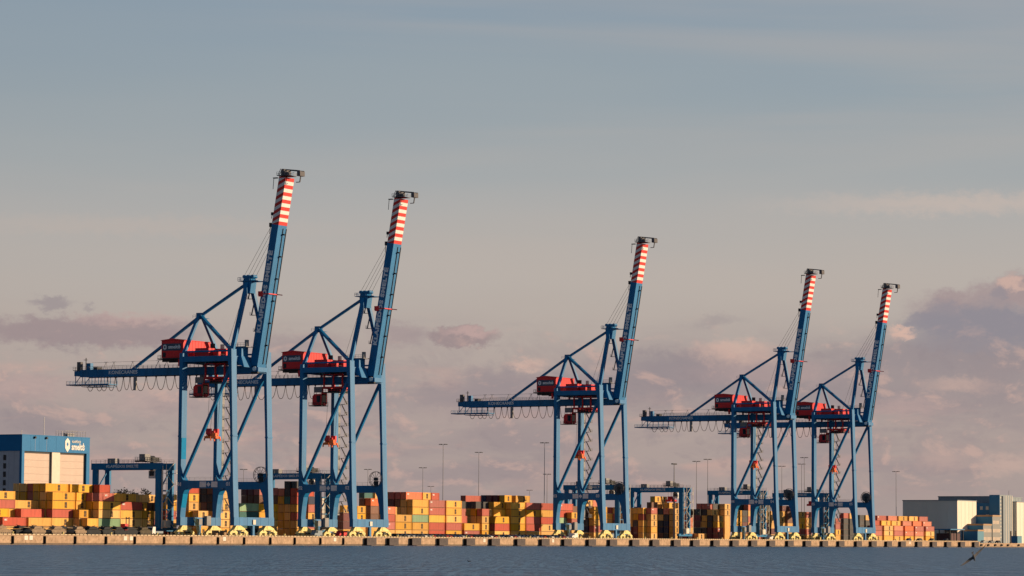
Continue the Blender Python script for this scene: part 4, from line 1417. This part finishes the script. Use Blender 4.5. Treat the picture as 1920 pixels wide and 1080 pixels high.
RL = ['blue yard gantry spanning the containers between the hall and the first quay crane', 'blue yard gantry seen through the legs of the second quay crane',
      'blue yard gantry seen through the legs of the third quay crane', 'blue yard gantry just right of the third quay crane',
      'blue yard gantry partly hidden by the left leg of the fourth quay crane', 'blue yard gantry partly hidden by the left leg of the fifth quay crane']
g0 = make_gantry()
index_children()
gs = [g0] + [copy_tree(g0) for _ in RTGS[1:]]
for i, (c, (u, v)) in enumerate(zip(gs, RTGS)):
    c.location = (u, v, QZ)
    if i == 0:
        c.scale = (1.0, 1.07, 1.06)      # the nearest gantry is of a larger size
        for ch in list(c.children):
            if ch.name.startswith(('spreader', 'hoist_rope')):
                bpy.data.objects.remove(ch)
    tag(c, RL[i], 'gantry crane', 'rubber-tyred yard gantries over the containers')

# ---------------------------------------------------------------- blue-topped hall
HX0, HX1, HY = 0.0, 40.5, 150.0
HALLB = paint('hall_blue', (0.015, 0.18, 0.42), 0.5, 0.05, 0.3, spec=0.12)
HALLG = paint('hall_grey', (0.50, 0.52, 0.58), 0.5, 0.06, 0.3)
t = empty('terminal_hall', (74.3, HY, QZ))
t.scale = (1.055, 1.055, 1.055)
W = HX1 - HX0
b = MB()
b.box(0.25, W - 0.25, 0.9, 60, 0, 30.3, 0)
k = 1.2
while k < 60:
    b.box(0.15, 0.25, k, k + 0.12, 0, 30.3, 0)
    k += 2.4
b.build('wall', [HALLG], t)
b = MB()
b.box(0, W, 0, 60.2, 30.3, 36.0)
b.box(-0.1, W + 0.1, -0.1, 60.3, 36.0, 36.25)
for k in range(1, 8):
    b.box(k * 5.06 - .04, k * 5.06 + .04, -0.03, 0.0, 30.4, 36)
fa = b.build('fascia', [HALLB], t)
for x0, x1 in ((0, 1.5), (38.6, W)):
    b = MB()
    b.box(x0, x1, 0, 0.95, 0, 30.25)
    b.build('corner_column', [HALLB], t)
b = MB()
b.box(17.9, 22.7, 0.1, 0.95, 0, 30.2)
b.build('pillar', [CREAM], t)
for x0, x1 in ((1.5, 17.9), (22.7, 38.6)):
    dm = []
    nb = 12
    z0 = 0.0
    d0 = None
    for k in range(nb):
        b = MB()
        hh = 29.6 / nb
        b.box(x0 + 0.05, x1 - 1.1, 0.62, 0.88, k * hh, (k + 1) * hh - 0.05)
        o = b.build('door_leaf', [BEIGE], t) if d0 is None else link('door_leaf', d0.data, t)
        if d0 is None:
            d0 = o
            b2 = MB()
            b2.box(x0 + 0.05, x1 - 1.1, 0.62, 0.88, 0, hh - 0.05)
            o.data = b2.mesh('door_leaf', [BEIGE])
            d0 = o
        o.location = (0, 0, k * hh)
    b = MB()
    b.box(x1 - 1.08, x1, 0.7, 0.9, 0, 30.2, 0)
    b.box(x0, x1 - 1.1, 0.66, 0.9, 29.62, 30.25, 0)
    b.build('door_reveal', [DARK], t)
for z in (3, 6, 9, 12, 15, 18, 21, 24, 27):
    b = MB()
    b.box(0.12, 0.2, 7.2, 8.4, z, z + 1.9)
    b.build('window', [GLASS], t)
for x, hh in ((24.5, 2), (0.4, 1.5), (13.5, 6.5)):
    b = MB()
    b.tube((x, 0.6, 36.2), (x, 0.6, 36.2 + hh), 0.12, 6)
    b.build('roof_mast', [WHITE], t)
b = MB()
b.rail([(26, 0.6, 36.2), (38.5, 0.6, 36.2)], 2.2, 0.06, 1.5)
b.rail([(26, 4.6, 36.2), (38.5, 4.6, 36.2)], 2.2, 0.06, 1.5)
b.box(29, 33, 1.5, 3.5, 36.2, 37.6)
b.build('roof_rail', [STEEL], t)
for x in (7.2, 14.0):
    b = MB()
    b.box(x - 0.35, x + 0.35, -0.7, -0.1, 34.9, 35.6)
    b.bar((x, -0.1, 35.5), (x, -0.5, 35.9), 0.12)
    b.build('floodlight', [DARK], t)
for x in (7.2, 14.0):
    b = MB()
    b.box(x + 0.4, x + 0.48, -0.05, -0.003, 30.5, 34.9)
    b.build('conduit', [HALLG], t)
logo_smelte(t, (31.4, -0.06, 33.1), (1, 0, 0), (0, 0, 1), 11.5, WHITE, HALLB)
tag(t, 'tall hall with blue top band and two beige doors behind the left containers', 'hall')

# ---------------------------------------------------------------- buildings beyond the right end
PALE = paint('pale_cladding', (0.80, 0.72, 0.62), 0.55, 0.04, 0.2, streak=True)
SLATE = paint('slate_cladding', (0.24, 0.29, 0.33), 0.5, 0.05, 0.2)
NAVY = paint('office_navy', (0.05, 0.21, 0.40), 0.45, 0.06, 0.3)
OFG = paint('office_grey', (0.25, 0.255, 0.25), 0.55, 0.05, 0.4)
LB = paint('office_light_blue', (0.10, 0.26, 0.36), 0.5, 0.05)
TAN = paint('parapet_tan', (0.42, 0.27, 0.15), 0.6, 0.08)


def shed(x0, x1, y0, y1, z1, mt, name, label, cat, seam=4.0, roofm=None, zb=2.2):
    r = empty(name, (x0, y0, zb))
    b = MB()
    w_, d_, h_ = x1 - x0, y1 - y0, z1 - zb
    b.box(0, w_, 0, d_, 0, h_)
    wl = b.build('wall', [mt], r)
    k = seam
    sm = MB()
    while k < w_ - 0.5:
        sm.box(k - 0.09, k + 0.09, -0.08, -0.002, 0, h_ - 0.2)
        k += seam
    k = seam
    while k < d_ - 0.5:
        sm.box(-0.08, -0.002, k - 0.09, k + 0.09, 0, h_ - 0.2)
        k += seam
    sm.build('panel_joint', [mt], wl)
    b = MB()
    b.box(-0.25, w_ + 0.25, -0.25, d_ + 0.25, h_ + 0.002, h_ + 0.45)
    b.build('roof_edge', [roofm or SLATE], r)
    tag(r, label, cat)
    return r


shed(839, 869.5, 70, 103.5, QZ + 23.4, PALE, 'storage_hall', 'pale windowless hall with sunlit front behind the container pyramid', 'hall', 6.1)
bk = shed(905, 960, 75, 107.5, QZ + 26.6, SLATE, 'warehouse', 'long slate-grey warehouse rising behind the pale hall', 'warehouse', 5.4)
for yy in (14.0, 18.5, 21.0, 28.0):
    b = MB()
    b.box(-0.16, -0.1, yy, yy + 1.2, 22.6, 24.6)
    b.build('window', [GLASS], bk)
shed(905.6, 990, 58.5, 72, QZ + 23.4, PALE, 'storage_hall', 'pale sunlit hall cut off by the right edge, right of the office tower', 'hall', 5.6)

t = empty('port_office', (845, 60, 2.2))
E_ = 0.8


def oblock(x0, x1, y0, y1, z1, mt, nm='wall', cap=TAN):
    b = MB()
    b.box(x0, x1, y0, y1, 0, z1)
    o = b.build(nm, [mt], t)
    if cap:
        b = MB()
        b.box(x0 - 0.15, x1 + 0.1, y0 - 0.2, y1, z1 + 0.002, z1 + 0.9)
        b.build('parapet', [cap], o)
    return o


oblock(0, 9.9, 0, 14, 6.0 + E_, LB)
oblock(10, 23.9, 0.4, 18, 9.4 + E_, OFG)
oblock(24, 36.9, 0, 20, 14.6 + E_, OFG)
oblock(37.0, 58, 0.3, 6.6, 27.4 + E_, SLATE, 'tower', None)
oblock(39.0, 58, 6.62, 22, 22.6 + E_, NAVY, 'wing', None)
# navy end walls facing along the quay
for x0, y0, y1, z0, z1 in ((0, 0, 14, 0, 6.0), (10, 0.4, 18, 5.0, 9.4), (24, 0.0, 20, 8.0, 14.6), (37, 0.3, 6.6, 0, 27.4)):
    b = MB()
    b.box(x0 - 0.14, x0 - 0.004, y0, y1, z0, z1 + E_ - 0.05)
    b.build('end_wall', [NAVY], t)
EMR = paint('emblem_red', (0.55, 0.03, 0.04), 0.5, 0.05)
for x0, y0, z0 in ((39 - 0.0, 17.2, 15.9), (23.86, 16.6, 10.4), (9.86, 13.0, 7.0)):
    b = MB()
    b.prism_yz([(y0 - 1.6, z0), (y0 + 1.6, z0), (y0 + 0.9, z0 + 1.1), (y0 - 0.2, z0 + 2.2)], x0 - 0.1, x0 - 0.01)
    b.build('emblem', [EMR], t)
for x0, pts in ((39.0, ((12.4, 19.5), (8.8, 19.5), (8.8, 14.8))), (23.86, ((13.5, 11.0), (11.4, 11.0)))):
    for y0, z0 in pts:
        b = MB()
        b.box(x0 - 0.1, x0 - 0.006, y0 - 0.8, y0 + 0.8, z0, z0 + 2.0)
        b.build('window', [CREAM], t)
BL2 = paint('window_pale', (0.62, 0.50, 0.40), 0.5, 0.1)  # one even pale colour over each front window
wm = MB()
wm.box(0, 1.35, -0.07, -0.005, 0, 1.9)
wm.box(-0.08, 1.43, -0.04, -0.004, -0.12, -0.02)
wme = wm.mesh('window', [BL2])
for xs, z0, y0 in (([10.8 + k * 2.15 for k in range(6)], 1.6, 0.4), ([10.8 + k * 2.15 for k in range(6)], 6.4, 0.4),
                   ([24.6 + k * 2.05 for k in range(6)], 1.6, 0.0), ([24.6 + k * 2.05 for k in range(6)], 6.4, 0.0), ([24.9 + k * 2.05 for k in range(5)], 11.2, 0.0)):
    for x in xs:
        o = link('window', wme, t)
        o.location = (x, y0, z0)
wt = MB()
wt.box(0, 1.0, -0.07, -0.005, 0, 0.9)
wte = wt.mesh('window', [CREAM])
for k in range(12):
    o = link('window', wte, t)
    o.location = (38.0, 0.3, 3 + k * 2.1)
b = MB()
b.box(40.0, 42.4, 0.18, 0.3, 0, 27.6)
b.build('glass_strip', [GLASS], t)
for x0, x1 in ((46.8, 47.4), (50.6, 51.1), (54.6, 55.0), (57.2, 57.9)):
    b = MB()
    b.box(x0, x1, 0.16, 0.3, 0, 27.9)
    b.build('cladding_strip', [PALE], t)
b = MB()
b.tube((57, 2, 28), (57, 2, 31), 0.12, 6)
b.build('antenna', [STEEL], t)
tag(t, 'stepped navy and grey office with rows of windows and a striped tower', 'office')

t = empty('canopy', (818, 66, 2.2))
b = MB()
b.box(0, 22, 0, 12, 7.4, 8.0)
b.build('roof', [NAVY], t)
for x in (0.5, 11, 21):
    for y in (0.5, 11):
        b = MB()
        b.box(x, x + 0.5, y, y + 0.5, 0, 7.4)
        b.build('post', [DARK], t)
b = MB()
b.box(6, 20, 2, 11, 0, 5.5)
b.build('kiosk', [paint('kiosk_maroon', (0.10, 0.05, 0.055), 0.6)], t)
tag(t, 'low dark flat canopy on posts at the foot of the pale hall', 'canopy')

t = empty('site_cabin', (812, 24, 2.2))
b = MB()
b.box(0, 7, 0, 4, 0.1, 3.9)
b.box(-0.1, 7.1, -0.1, 4.1, 3.9, 4.1)
b.build('wall', [LB], t)
b = MB()
b.box(-0.08, -0.004, 0, 4, 0.1, 3.9)
b.build('end_wall', [NAVY], t)
tag(t, 'small blue cabin before the pale hall at the right edge', 'cabin')
for i, (x, y) in enumerate(((801, 24), (818, 30), (826, 30))):
    b = MB()
    b.tube((0, 0, 0), (0, 0, 6.8), 0.3, 8)
    b.box(-0.5, 0.5, -0.5, 0.5, 0, 0.3)
    o = b.build('post', [paint('rust_post', (0.20, 0.12, 0.07), 0.7)])
    o.location = (x, y, 2.2)
    tag(o, ['brown post left of the small blue cabin', 'brown post rising just behind the small blue cabin', 'brown post right of the small blue cabin'][i], 'post', 'posts by the blue cabin')

# ---------------------------------------------------------------- light masts
ML = ['tallest slim light mast, left of the stacks with the second mast beside it', 'slim light mast above the long far red containers', 'tall light mast just left of the third quay crane',
      'lower mast close by the left leg of the third quay crane', 'faint distant light mast left of the tallest mast', 'small distant light mast between the faint one and the tallest mast',
      'small distant light mast above the yellow stacks left of the third crane', 'light mast left of the pair between third and fourth cranes', 'light mast with wide head right of the third quay crane',
      'lower light mast between the fourth and fifth quay cranes', 'taller light mast between the fourth and fifth quay cranes', 'lone thin light mast above the container pyramid',
      'small light mast seen between the right legs of the first quay crane', 'small light mast seen between the right legs of the second quay crane', 'light mast seen between the legs of the fourth quay crane']
for i, (x, y, h) in enumerate(MASTS):
    t = empty('light_mast', (x, y, QZ))
    b = MB()
    b.tube((0, 0, 0), (0, 0, h), 0.24, 8, 0, 0.11)
    b.build('pole', [MASTG], t)
    b = MB()
    for k in range(6):
        a = 2 * math.pi * k / 6
        c, s_ = math.cos(a), math.sin(a)
        b.bar((0, 0, h), (c * 1.7, s_ * 1.7, h), 0.1)
        b.box(c * 1.7 - 0.35, c * 1.7 + 0.35, s_ * 1.7 - 0.35, s_ * 1.7 + 0.35, h - 0.2, h + 0.12)
    b.build('lamp_head', [DARK], t)
    tag(t, ML[i], 'light mast', 'floodlight masts in the yard')
t = empty('lamp_post', (401, 36, QZ))
b = MB()
b.tube((0, 0, 0), (0, 0, 17), 0.55, 8, 0, 0.45)
b.tube((0, 0, 17), (0, 0, 34), 0.3, 8, 0, 0.15)
b.build('pole', [STEEL], t)
b = MB()
b.bar((-2, 0, 34), (2, 0, 34), 0.25)
for x in (-1.8, -0.6, 0.6, 1.8):
    b.box(x - 0.35, x + 0.35, -0.4, 0.4, 33.6, 34.1)
b.build('lamp_head', [DARK], t)
tag(t, 'thick pale pole standing in front of the stacks left of the fourth quay crane', 'light mast')

# ---------------------------------------------------------------- vehicles on the quay
BARK = paint('bark', (0.09, 0.07, 0.05), 0.9, 0.2)


def ordw0(n):
    return ORD[n - 1]


OLIVE = paint('vehicle_tan', (0.30, 0.22, 0.15), 0.8, 0.2, 0.9)
SOOT = paint('vehicle_dark', (0.022, 0.026, 0.032), 0.7, 0.25, 0.9)
TARP = paint('vehicle_green', (0.10, 0.085, 0.06), 0.85, 0.25, 0.9)


def make_armour(body, name='armoured_vehicle'):
    t = empty(name, (0, 0, 0))
    b = MB()
    b.prism_xz([(-3.6, 0.75), (-3.3, 1.25), (-2.1, 1.75), (3.3, 1.85), (3.5, 1.2), (3.0, 0.6), (-3.0, 0.55)], -1.35, 1.35, 0)
    b.box(2.0, 3.2, -1.2, 1.2, 1.85, 2.05, 0)
    b.build('hull', [body], t)
    for s_ in (-1, 1):
        b = MB()
        b.prism_xz([(-3.5, 0.85), (-3.0, 1.3), (3.2, 1.35), (3.55, 0.9), (2.7, 0.05), (-2.6, 0.05)], s_ * 1.65 - 0.28, s_ * 1.65 + 0.28, 0)
        tr_ = b.build('track', [SOOT], t)
        b = MB()
        b.box(-3.3, 3.3, s_ * 1.96 - 0.02, s_ * 1.96 + 0.02, 0.75, 1.45, 0)
        for k in range(6):
            b.tube((-2.4 + k * 0.95, s_ * 1.6, 0.42), (-2.4 + k * 0.95, s_ * 1.98, 0.42), 0.36, 10, 0)
        b.build('side_skirt', [body], tr_)
    b = MB()
    b.prism_xz([(-1.5, 1.86), (-1.1, 2.55), (0.6, 2.75), (2.1, 2.65), (2.3, 1.9)], -1.2, 1.2, 0)
    b.box(-0.2, 0.6, 0.1, 0.8, 2.7, 2.95, 0)
    b.box(1.2, 2.6, -1.0, 1.0, 2.0, 2.5, 0)
    b.bar((0.2, 0.45, 2.95), (-0.9, 0.45, 3.15), 0.1)
    tu = b.build('turret', [body], t)
    b = MB()
    b.tube((-1.2, 0, 2.2), (-5.2, 0, 2.35), 0.11, 8)
    b.build('gun_barrel', [body], tu)
    return t


aA = make_armour(OLIVE)
aB = make_armour(SOOT)
aC = make_armour(TARP)
index_children()
VEH = [(-126, 8.5, 'B', 'dark armoured vehicle at the very left edge of the quay'), (-117.5, 9.5, 'A', 'tan armoured vehicle nearest the left edge, below the orange container'),
       (-106.5, 11.0, 'B', 'dark armoured vehicle second from left, behind the tan ones'), (-103.5, 7.6, 'A', 'tan armoured vehicle below the long yellow container, second of the tan ones'),
       (-96.0, 12.5, 'C', 'brown-green armoured vehicle half hidden behind the tan one'), (-93.0, 7.8, 'A', 'tan armoured vehicle third from left on the quay, turret turned left'),
       (-85.5, 10.5, 'B', 'dark armoured vehicle between the third and fourth tan ones'), (-82.0, 7.8, 'A', 'tan armoured vehicle rightmost of the four tan ones'),
       (-74.0, 8.5, 'B', 'dark armoured vehicle first of the dark line before the green container'), (-67.0, 8.2, 'B', 'dark armoured vehicle second in the dark line before the green container'),
       (-60.0, 8.6, 'B', 'dark armoured vehicle third in the dark line before the green container'), (-53.0, 9.0, 'B', 'dark armoured vehicle last in the dark line before the green container'),
       (-46.5, 8.2, 'C', 'brown-green armoured vehicle left of the white truck by the gantry foot'), (-66.5, 12.8, 'C', 'brown-green armoured vehicle showing its turret behind the dark line'),
       (17.5, 9.0, 'B', 'dark armoured vehicle between the first and second quay cranes'), (25.0, 9.5, 'B', 'dark armoured vehicle nearer the second quay crane')]
src = {'A': aA, 'B': aB, 'C': aC}
used = set()
rv = random.Random(4)
for x, y, k, lab in VEH:
    o = src[k] if k not in used else copy_tree(src[k])
    used.add(k)
    o.location = (x, y, QZ)
    o.rotation_euler = (0, 0, R(rv.choice([0, 0, 180]) + rv.uniform(-8, 8)))
    tag(o, lab, 'armoured vehicle', 'armoured vehicles lined up on the quay')

# small truck by the gantry foot
t = empty('truck', (-39.0, 8.5, QZ))
b = MB()
b.prism_xz([(-2.4, 0.6), (-2.4, 1.7), (-2.0, 2.9), (-0.6, 2.9), (-0.6, 0.6)], -1.15, 1.15, 0)
b.box(-2.34, -2.1, -1.0, 1.0, 1.8, 2.6, 1)
b.build('cab', [WHITE, GLASS], t)
b = MB()
b.box(-0.5, 3.6, -1.2, 1.2, 0.8, 1.5)
b.build('load_bed', [SLATE], t)
for x in (-1.6, 1.4, 2.6):
    for y in (-1.0, 1.0):
        b = MB()
        b.tube((x, y - 0.15, 0.45), (x, y + 0.15, 0.45), 0.45, 12)
        b.build('wheel', [RUBBER], t)
tag(t, 'small white truck parked by the foot of the first yard gantry', 'truck')
t = empty('forklift', (-31.0, 26.0, QZ))
b = MB()
b.box(-1.6, 1.6, -1.1, 1.1, 0.5, 1.8, 0)
b.box(-0.9, 0.9, -0.9, 0.9, 1.8, 3.9, 0)
b.build('body', [RED], t)
b = MB()
for y in (-0.6, 0.6):
    b.box(1.65, 1.9, y - 0.12, y + 0.12, 0.2, 6.2)
    b.box(1.9, 3.2, y - 0.1, y + 0.1, 3.2, 3.35)
b.box(1.66, 1.88, -0.6, 0.6, 5.6, 5.9)
b.build('lift_mast', [DARK], t)
for x in (-1.0, 1.0):
    for y in (-1.15, 1.15):
        b = MB()
        b.tube((x, y - 0.2, 0.5), (x, y + 0.2, 0.5), 0.5, 12)
        b.build('wheel', [RUBBER], t)
tag(t, 'red forklift working left of the first yard gantry foot', 'forklift')

# bollards along the quay edge
b = MB()
b.tube((0, 0, 0), (0, 0, 0.7), 0.28, 10, 0, 0.24)
b.tube((0, 0, 0.7), (0, 0, 0.95), 0.42, 10, 0, 0.38)
b.box(-0.45, 0.45, -0.45, 0.45, 0, 0.08)
bme = b.mesh('mooring_bollard', [BOGY])
k, x = 0, -122.0
while x < 640:
    o = link('mooring_bollard', bme)
    o.location = (x, 1.5, QZ)
    tag(o, f'stubby yellow mooring bollard on the quay edge, {ordw0(k + 1)} from the left end', 'bollard', 'mooring bollards along the quay edge')
    k += 1
    x += 25.0
# vans and loose kit between the crane legs
for x, y, mt, lab in ((13.5, 12.0, WHITE, 'white van under the right legs of the first quay crane'), (82.0, 12.5, RED, 'red van beside the right landside bogie of the second quay crane'),
                      (60.0, 9.0, SLATE, 'slate grey van between the first and second quay cranes'), (255.0, 10.0, WHITE, 'white van just left of the third quay crane'),
                      (292.0, 12.0, SLATE, 'slate grey van right of the third quay crane'), (452.0, 12.0, WHITE, 'white van under the fourth quay crane')):
    t = empty('van', (x, y, QZ))
    b = MB()
    b.prism_xz([(-2.5, 0.4), (-2.5, 1.1), (-1.9, 1.35), (-1.3, 2.2), (2.5, 2.25), (2.5, 0.4)], -0.95, 0.95)
    b.build('body', [mt], t)
    b = MB()
    b.prism_xz([(-1.75, 1.4), (-1.28, 2.1), (-0.4, 2.1), (-0.4, 1.4)], -0.97, 0.97)
    b.build('window', [GLASS], t)
    for wx in (-1.6, 1.6):
        for wy in (-0.9, 0.9):
            b = MB()
            b.tube((wx, wy - 0.12, 0.36), (wx, wy + 0.12, 0.36), 0.36, 12)
            b.build('wheel', [RUBBER], t)
    tag(t, lab, 'van', 'vans between the crane legs')
for x, y, lab in ((6.0, 15.0, 'tan timber crate under the first quay crane'), (8.6, 13.5, 'smaller tan crate beside the other crate under the first crane'), (85.0, 14.0, 'tan timber crate under the second quay crane'), (274.0, 14.0, 'tan timber crate under the third quay crane')):
    t = empty('timber_crate', (x, y, QZ))
    for k in range(5):
        b = MB()
        b.box(-1.0, 1.0, -0.8, 0.8, 0.1 + k * 0.36, 0.42 + k * 0.36)
        b.build('plank', [TAN], t)
    for sx_ in (-0.8, 0.8):
        b = MB()
        b.box(sx_ - 0.08, sx_ + 0.08, -0.86, 0.86, 0, 1.95)
        b.build('batten', [BARK], t)
    tag(t, lab, 'crate', 'timber crates under the cranes')

# rows of parked cars
CARC = [('white', (0.6, 0.6, 0.58)), ('black', (0.02, 0.02, 0.024)), ('dark blue', (0.02, 0.04, 0.12)), ('silver grey', (0.30, 0.31, 0.32)), ('dark red', (0.28, 0.025, 0.02)), ('charcoal', (0.05, 0.05, 0.055))]


def car_mesh(mt):
    b = MB()
    b.prism_xz([(-2.15, 0.35), (-2.15, 0.75), (-1.2, 0.92), (1.75, 0.95), (2.15, 0.8), (2.15, 0.35)], -0.86, 0.86, 0)
    b.prism_xz([(-1.15, 0.92), (-0.55, 1.38), (1.0, 1.42), (1.7, 0.95)], -0.76, 0.76, 1)
    b.prism_xz([(-0.5, 1.385), (-0.4, 1.45), (0.95, 1.47), (1.02, 1.42)], -0.72, 0.72, 0)
    for x in (-1.35, 1.35):
        for y in (-0.8, 0.8):
            b.tube((x, y - 0.1, 0.32), (x, y + 0.1, 0.32), 0.32, 10, 2)
    return b.mesh('parked_car', [mt, GLASS, RUBBER])


cmesh = [car_mesh(paint('car_' + n.replace(' ', '_'), c, 0.3, 0.05)) for n, c in CARC]
TENS = {20: 'twenty', 30: 'thirty', 40: 'forty'}


def ordw(n):
    if n <= 35:
        return ORD[n - 1]
    if n == 40:
        return 'fortieth'
    return TENS[n // 10 * 10] + '-' + ORD[n % 10 - 1]


for y, near in ((8.2, 'front'), (14.0, 'rear')):
    x, i = 113.0, 0
    while x < 246:
        k = rv.choice([0, 1, 1, 2, 3, 4, 5, 5])
        i += 1
        o = link('parked_car', cmesh[k])
        o.location = (x + rv.uniform(-.3, .3), y, QZ)
        o.rotation_euler = (0, 0, R(90 + rv.uniform(-3, 3)))
        tag(o, f'{CARC[k][0]} parked car, {ordw(i)} from left in the {near} line of the long row', 'car', 'cars parked in the long row on the quay')
        x += 3.1
for x, y, k, lab in ((627.5, 9, 5, 'charcoal parked car below the yellow containers at the left of the pyramid'), (645.7, 9.5, 1, 'black parked car below the middle of the container pyramid'),
                     (664.3, 9, 1, 'black parked car below the right end of the pyramid'), (738, 12, 3, 'silver grey parked car before the office windows'), (748.5, 12, 5, 'charcoal parked car at the right end before the office'),
                     (731, 14, 0, 'white parked car before the office, left of the silver grey one'), (612, 8.5, 2, 'dark blue parked car right of the fifth crane')):
    o = link('parked_car', cmesh[k])
    o.location = (x, y, QZ if x < 690 else 2.2)
    o.rotation_euler = (0, 0, R(rv.uniform(-6, 6)))
    tag(o, lab, 'car', 'cars parked near the pyramid and office')

# ---------------------------------------------------------------- trees behind the yard
LEAF = paint('foliage', (0.075, 0.06, 0.035), 0.9, 0.35, 1.2, spec=0.1)


def tree(x, y, h, seed, lab):
    r = random.Random(seed)
    t = empty('deciduous_tree', (x, y, QZ))
    b = MB()
    b.tube((0, 0, 0), (0.2, 0, h * 0.45), h * 0.028, 8, 0, h * 0.016)
    for k in range(7):
        a = r.uniform(0, 6.28)
        b.tube((0.15, 0, h * r.uniform(0.3, 0.45)), (math.cos(a) * h * .22, math.sin(a) * h * .22, h * r.uniform(.6, .85)), h * .011, 5, 0, h * .003)
    b.build('trunk', [BARK], t)
    b = MB()
    for k in range(34):
        th, ph = r.uniform(0, 6.28), math.acos(r.uniform(-0.5, 1))
        rr_ = r.uniform(0.45, 1.0)
        c = Vector((math.cos(th) * math.sin(ph) * h * .33 * rr_, math.sin(th) * math.sin(ph) * h * .33 * rr_, h * 0.66 + math.cos(ph) * h * .33 * rr_))
        for m_ in range(55):
            d = Vector((r.gauss(0, 1), r.gauss(0, 1), r.gauss(0, 0.8))) * h * 0.045
            p = c + d
            a = Vector((r.uniform(-1, 1), r.uniform(-1, 1), r.uniform(-1, 1))).normalized() * r.uniform(.25, .5)
            e = Vector((r.uniform(-1, 1), r.uniform(-1, 1), r.uniform(-1, 1))).normalized() * r.uniform(.2, .4)
            b.face([p - a, p + e, p + a, p - e])
    b.build('crown', [LEAF], t)
    tag(t, lab, 'tree', 'trees behind the yard')


tree(165.5, 170, 20.5, 1, 'dark tree just right of the gantry legs above the yellow containers')
tree(178.8, 170, 19.3, 2, 'dark tree in the middle under the yard gantry span')
tree(186.8, 173, 18.4, 3, 'lower dark tree right of the other one under the gantry span')
tree(168.5, 176, 17.0, 4, 'small dark tree half hidden behind the first one')

# ---------------------------------------------------------------- birds
def gull():
    t = empty('gull', (0, 0, 0))
    b = MB()
    # body along +x, wings along +-y, both swept and cambered
    secs = [(-0.30, 0.012), (-0.22, 0.03), (-0.08, 0.062), (0.06, 0.066), (0.16, 0.046), (0.22, 0.036), (0.265, 0.03), (0.30, 0.010)]
    n = 10
    vs_, fs_ = [], []
    for x, rr_ in secs:
        for k in range(n):
            a = 2 * math.pi * k / n
            vs_.append((x, math.cos(a) * rr_, math.sin(a) * rr_ * 0.9 + 0.01 * (x > 0.15)))
    for i in range(len(secs) - 1):
        for k in range(n):
            fs_.append((i * n + k, i * n + (k + 1) % n, (i + 1) * n + (k + 1) % n, (i + 1) * n + k))
    fs_ += [tuple(range(n)), tuple(range(len(secs) * n - 1, len(secs) * n - n - 1, -1))]
    b.add(vs_, fs_, 0)
    b.add([(-0.28, -0.02, 0), (-0.28, 0.02, 0), (-0.43, 0.075, 0.0), (-0.43, -0.075, 0.0), (-0.28, -0.02, .012), (-0.28, 0.02, .012), (-0.43, 0.075, .006), (-0.43, -0.075, .006)],
          [(0, 1, 2, 3), (7, 6, 5, 4), (0, 1, 5, 4), (1, 2, 6, 5), (2, 3, 7, 6), (3, 0, 4, 7)], 0)
    for s_ in (-1, 1):
        st = [(0.03, 0.13, -0.10, 0.02), (0.22, 0.16, -0.09, 0.055), (0.42, 0.13, -0.07, 0.065), (0.60, 0.05, -0.09, 0.05), (0.74, -0.06, -0.13, 0.03), (0.80, -0.14, -0.16, 0.02)]
        v2, f2 = [], []
        for y, xf, xb, zz in st:
            v2 += [(xf, s_ * y, zz), ((xf + xb) / 2, s_ * y, zz + 0.018), (xb, s_ * y, zz - 0.005), ((xf + xb) / 2, s_ * y, zz - 0.006)]
        for i in range(len(st) - 1):
            for k in range(4):
                f2.append((i * 4 + k, i * 4 + (k + 1) % 4, i * 4 + 4 + (k + 1) % 4, i * 4 + 4 + k))
        f2 += [(0, 1, 2, 3), (len(st) * 4 - 1, len(st) * 4 - 2, len(st) * 4 - 3, len(st) * 4 - 4)]
        b.add(v2, f2, 0)
    b.build('body', [paint('gull_plumage', (0.10, 0.10, 0.11), 0.8, 0.15, 6.0)], t)
    b = MB()
    b.tube((0.29, 0, 0.005), (0.36, 0, -0.005), 0.014, 6, 0, 0.004)
    b.build('beak', [paint('beak', (0.35, 0.22, 0.04), 0.5)], t)
    return t


gl = gull()
gl.location = (-736.5, -538.8, 1.05)
# banking turn: wings tilted up to the right as seen from across the water
gl.rotation_euler = (0, 0, 0)
by = -(rt * 0.78 + Vector((0, 0, 0.62)) + fw * 0.12).normalized()
bx = ((rt * 0.62 - Vector((0, 0, 0.78))) * 0.55 + fw * 0.84).normalized()
bx = (bx - by * bx.dot(by)).normalized()
bz = bx.cross(by)
mm = Matrix((bx, by, bz)).transposed().to_4x4()
mm = mm @ Matrix.Diagonal((1.35, 1.12, 1.2, 1.0))
mm.translation = gl.location
gl.matrix_world = mm
tag(gl, 'dark gull banking low over the water, wings tilted up to the right', 'bird')
t = empty('seabird', (-656.0, -462.05, -0.02), R(160))
t.scale = (0.75, 0.75, 0.55)
b = MB()
secs = [(-0.26, 0.02, 0.10), (-0.16, 0.07, 0.07), (0.0, 0.10, 0.06), (0.14, 0.08, 0.07), (0.2, 0.05, 0.10), (0.23, 0.04, 0.18), (0.25, 0.045, 0.24), (0.29, 0.03, 0.25), (0.31, 0.01, 0.25)]
n = 8
vs_, fs_ = [], []
for x, rr_, zc in secs:
    for k in range(n):
        a = 2 * math.pi * k / n
        vs_.append((x, math.cos(a) * rr_, zc + math.sin(a) * rr_))
for i in range(len(secs) - 1):
    for k in range(n):
        fs_.append((i * n + k, i * n + (k + 1) % n, (i + 1) * n + (k + 1) % n, (i + 1) * n + k))
b.add(vs_, fs_)
b.build('body', [paint('dark_plumage', (0.03, 0.03, 0.032), 0.8)], t)
tag(t, 'tiny dark seabird floating on the water below the parked cars', 'bird')
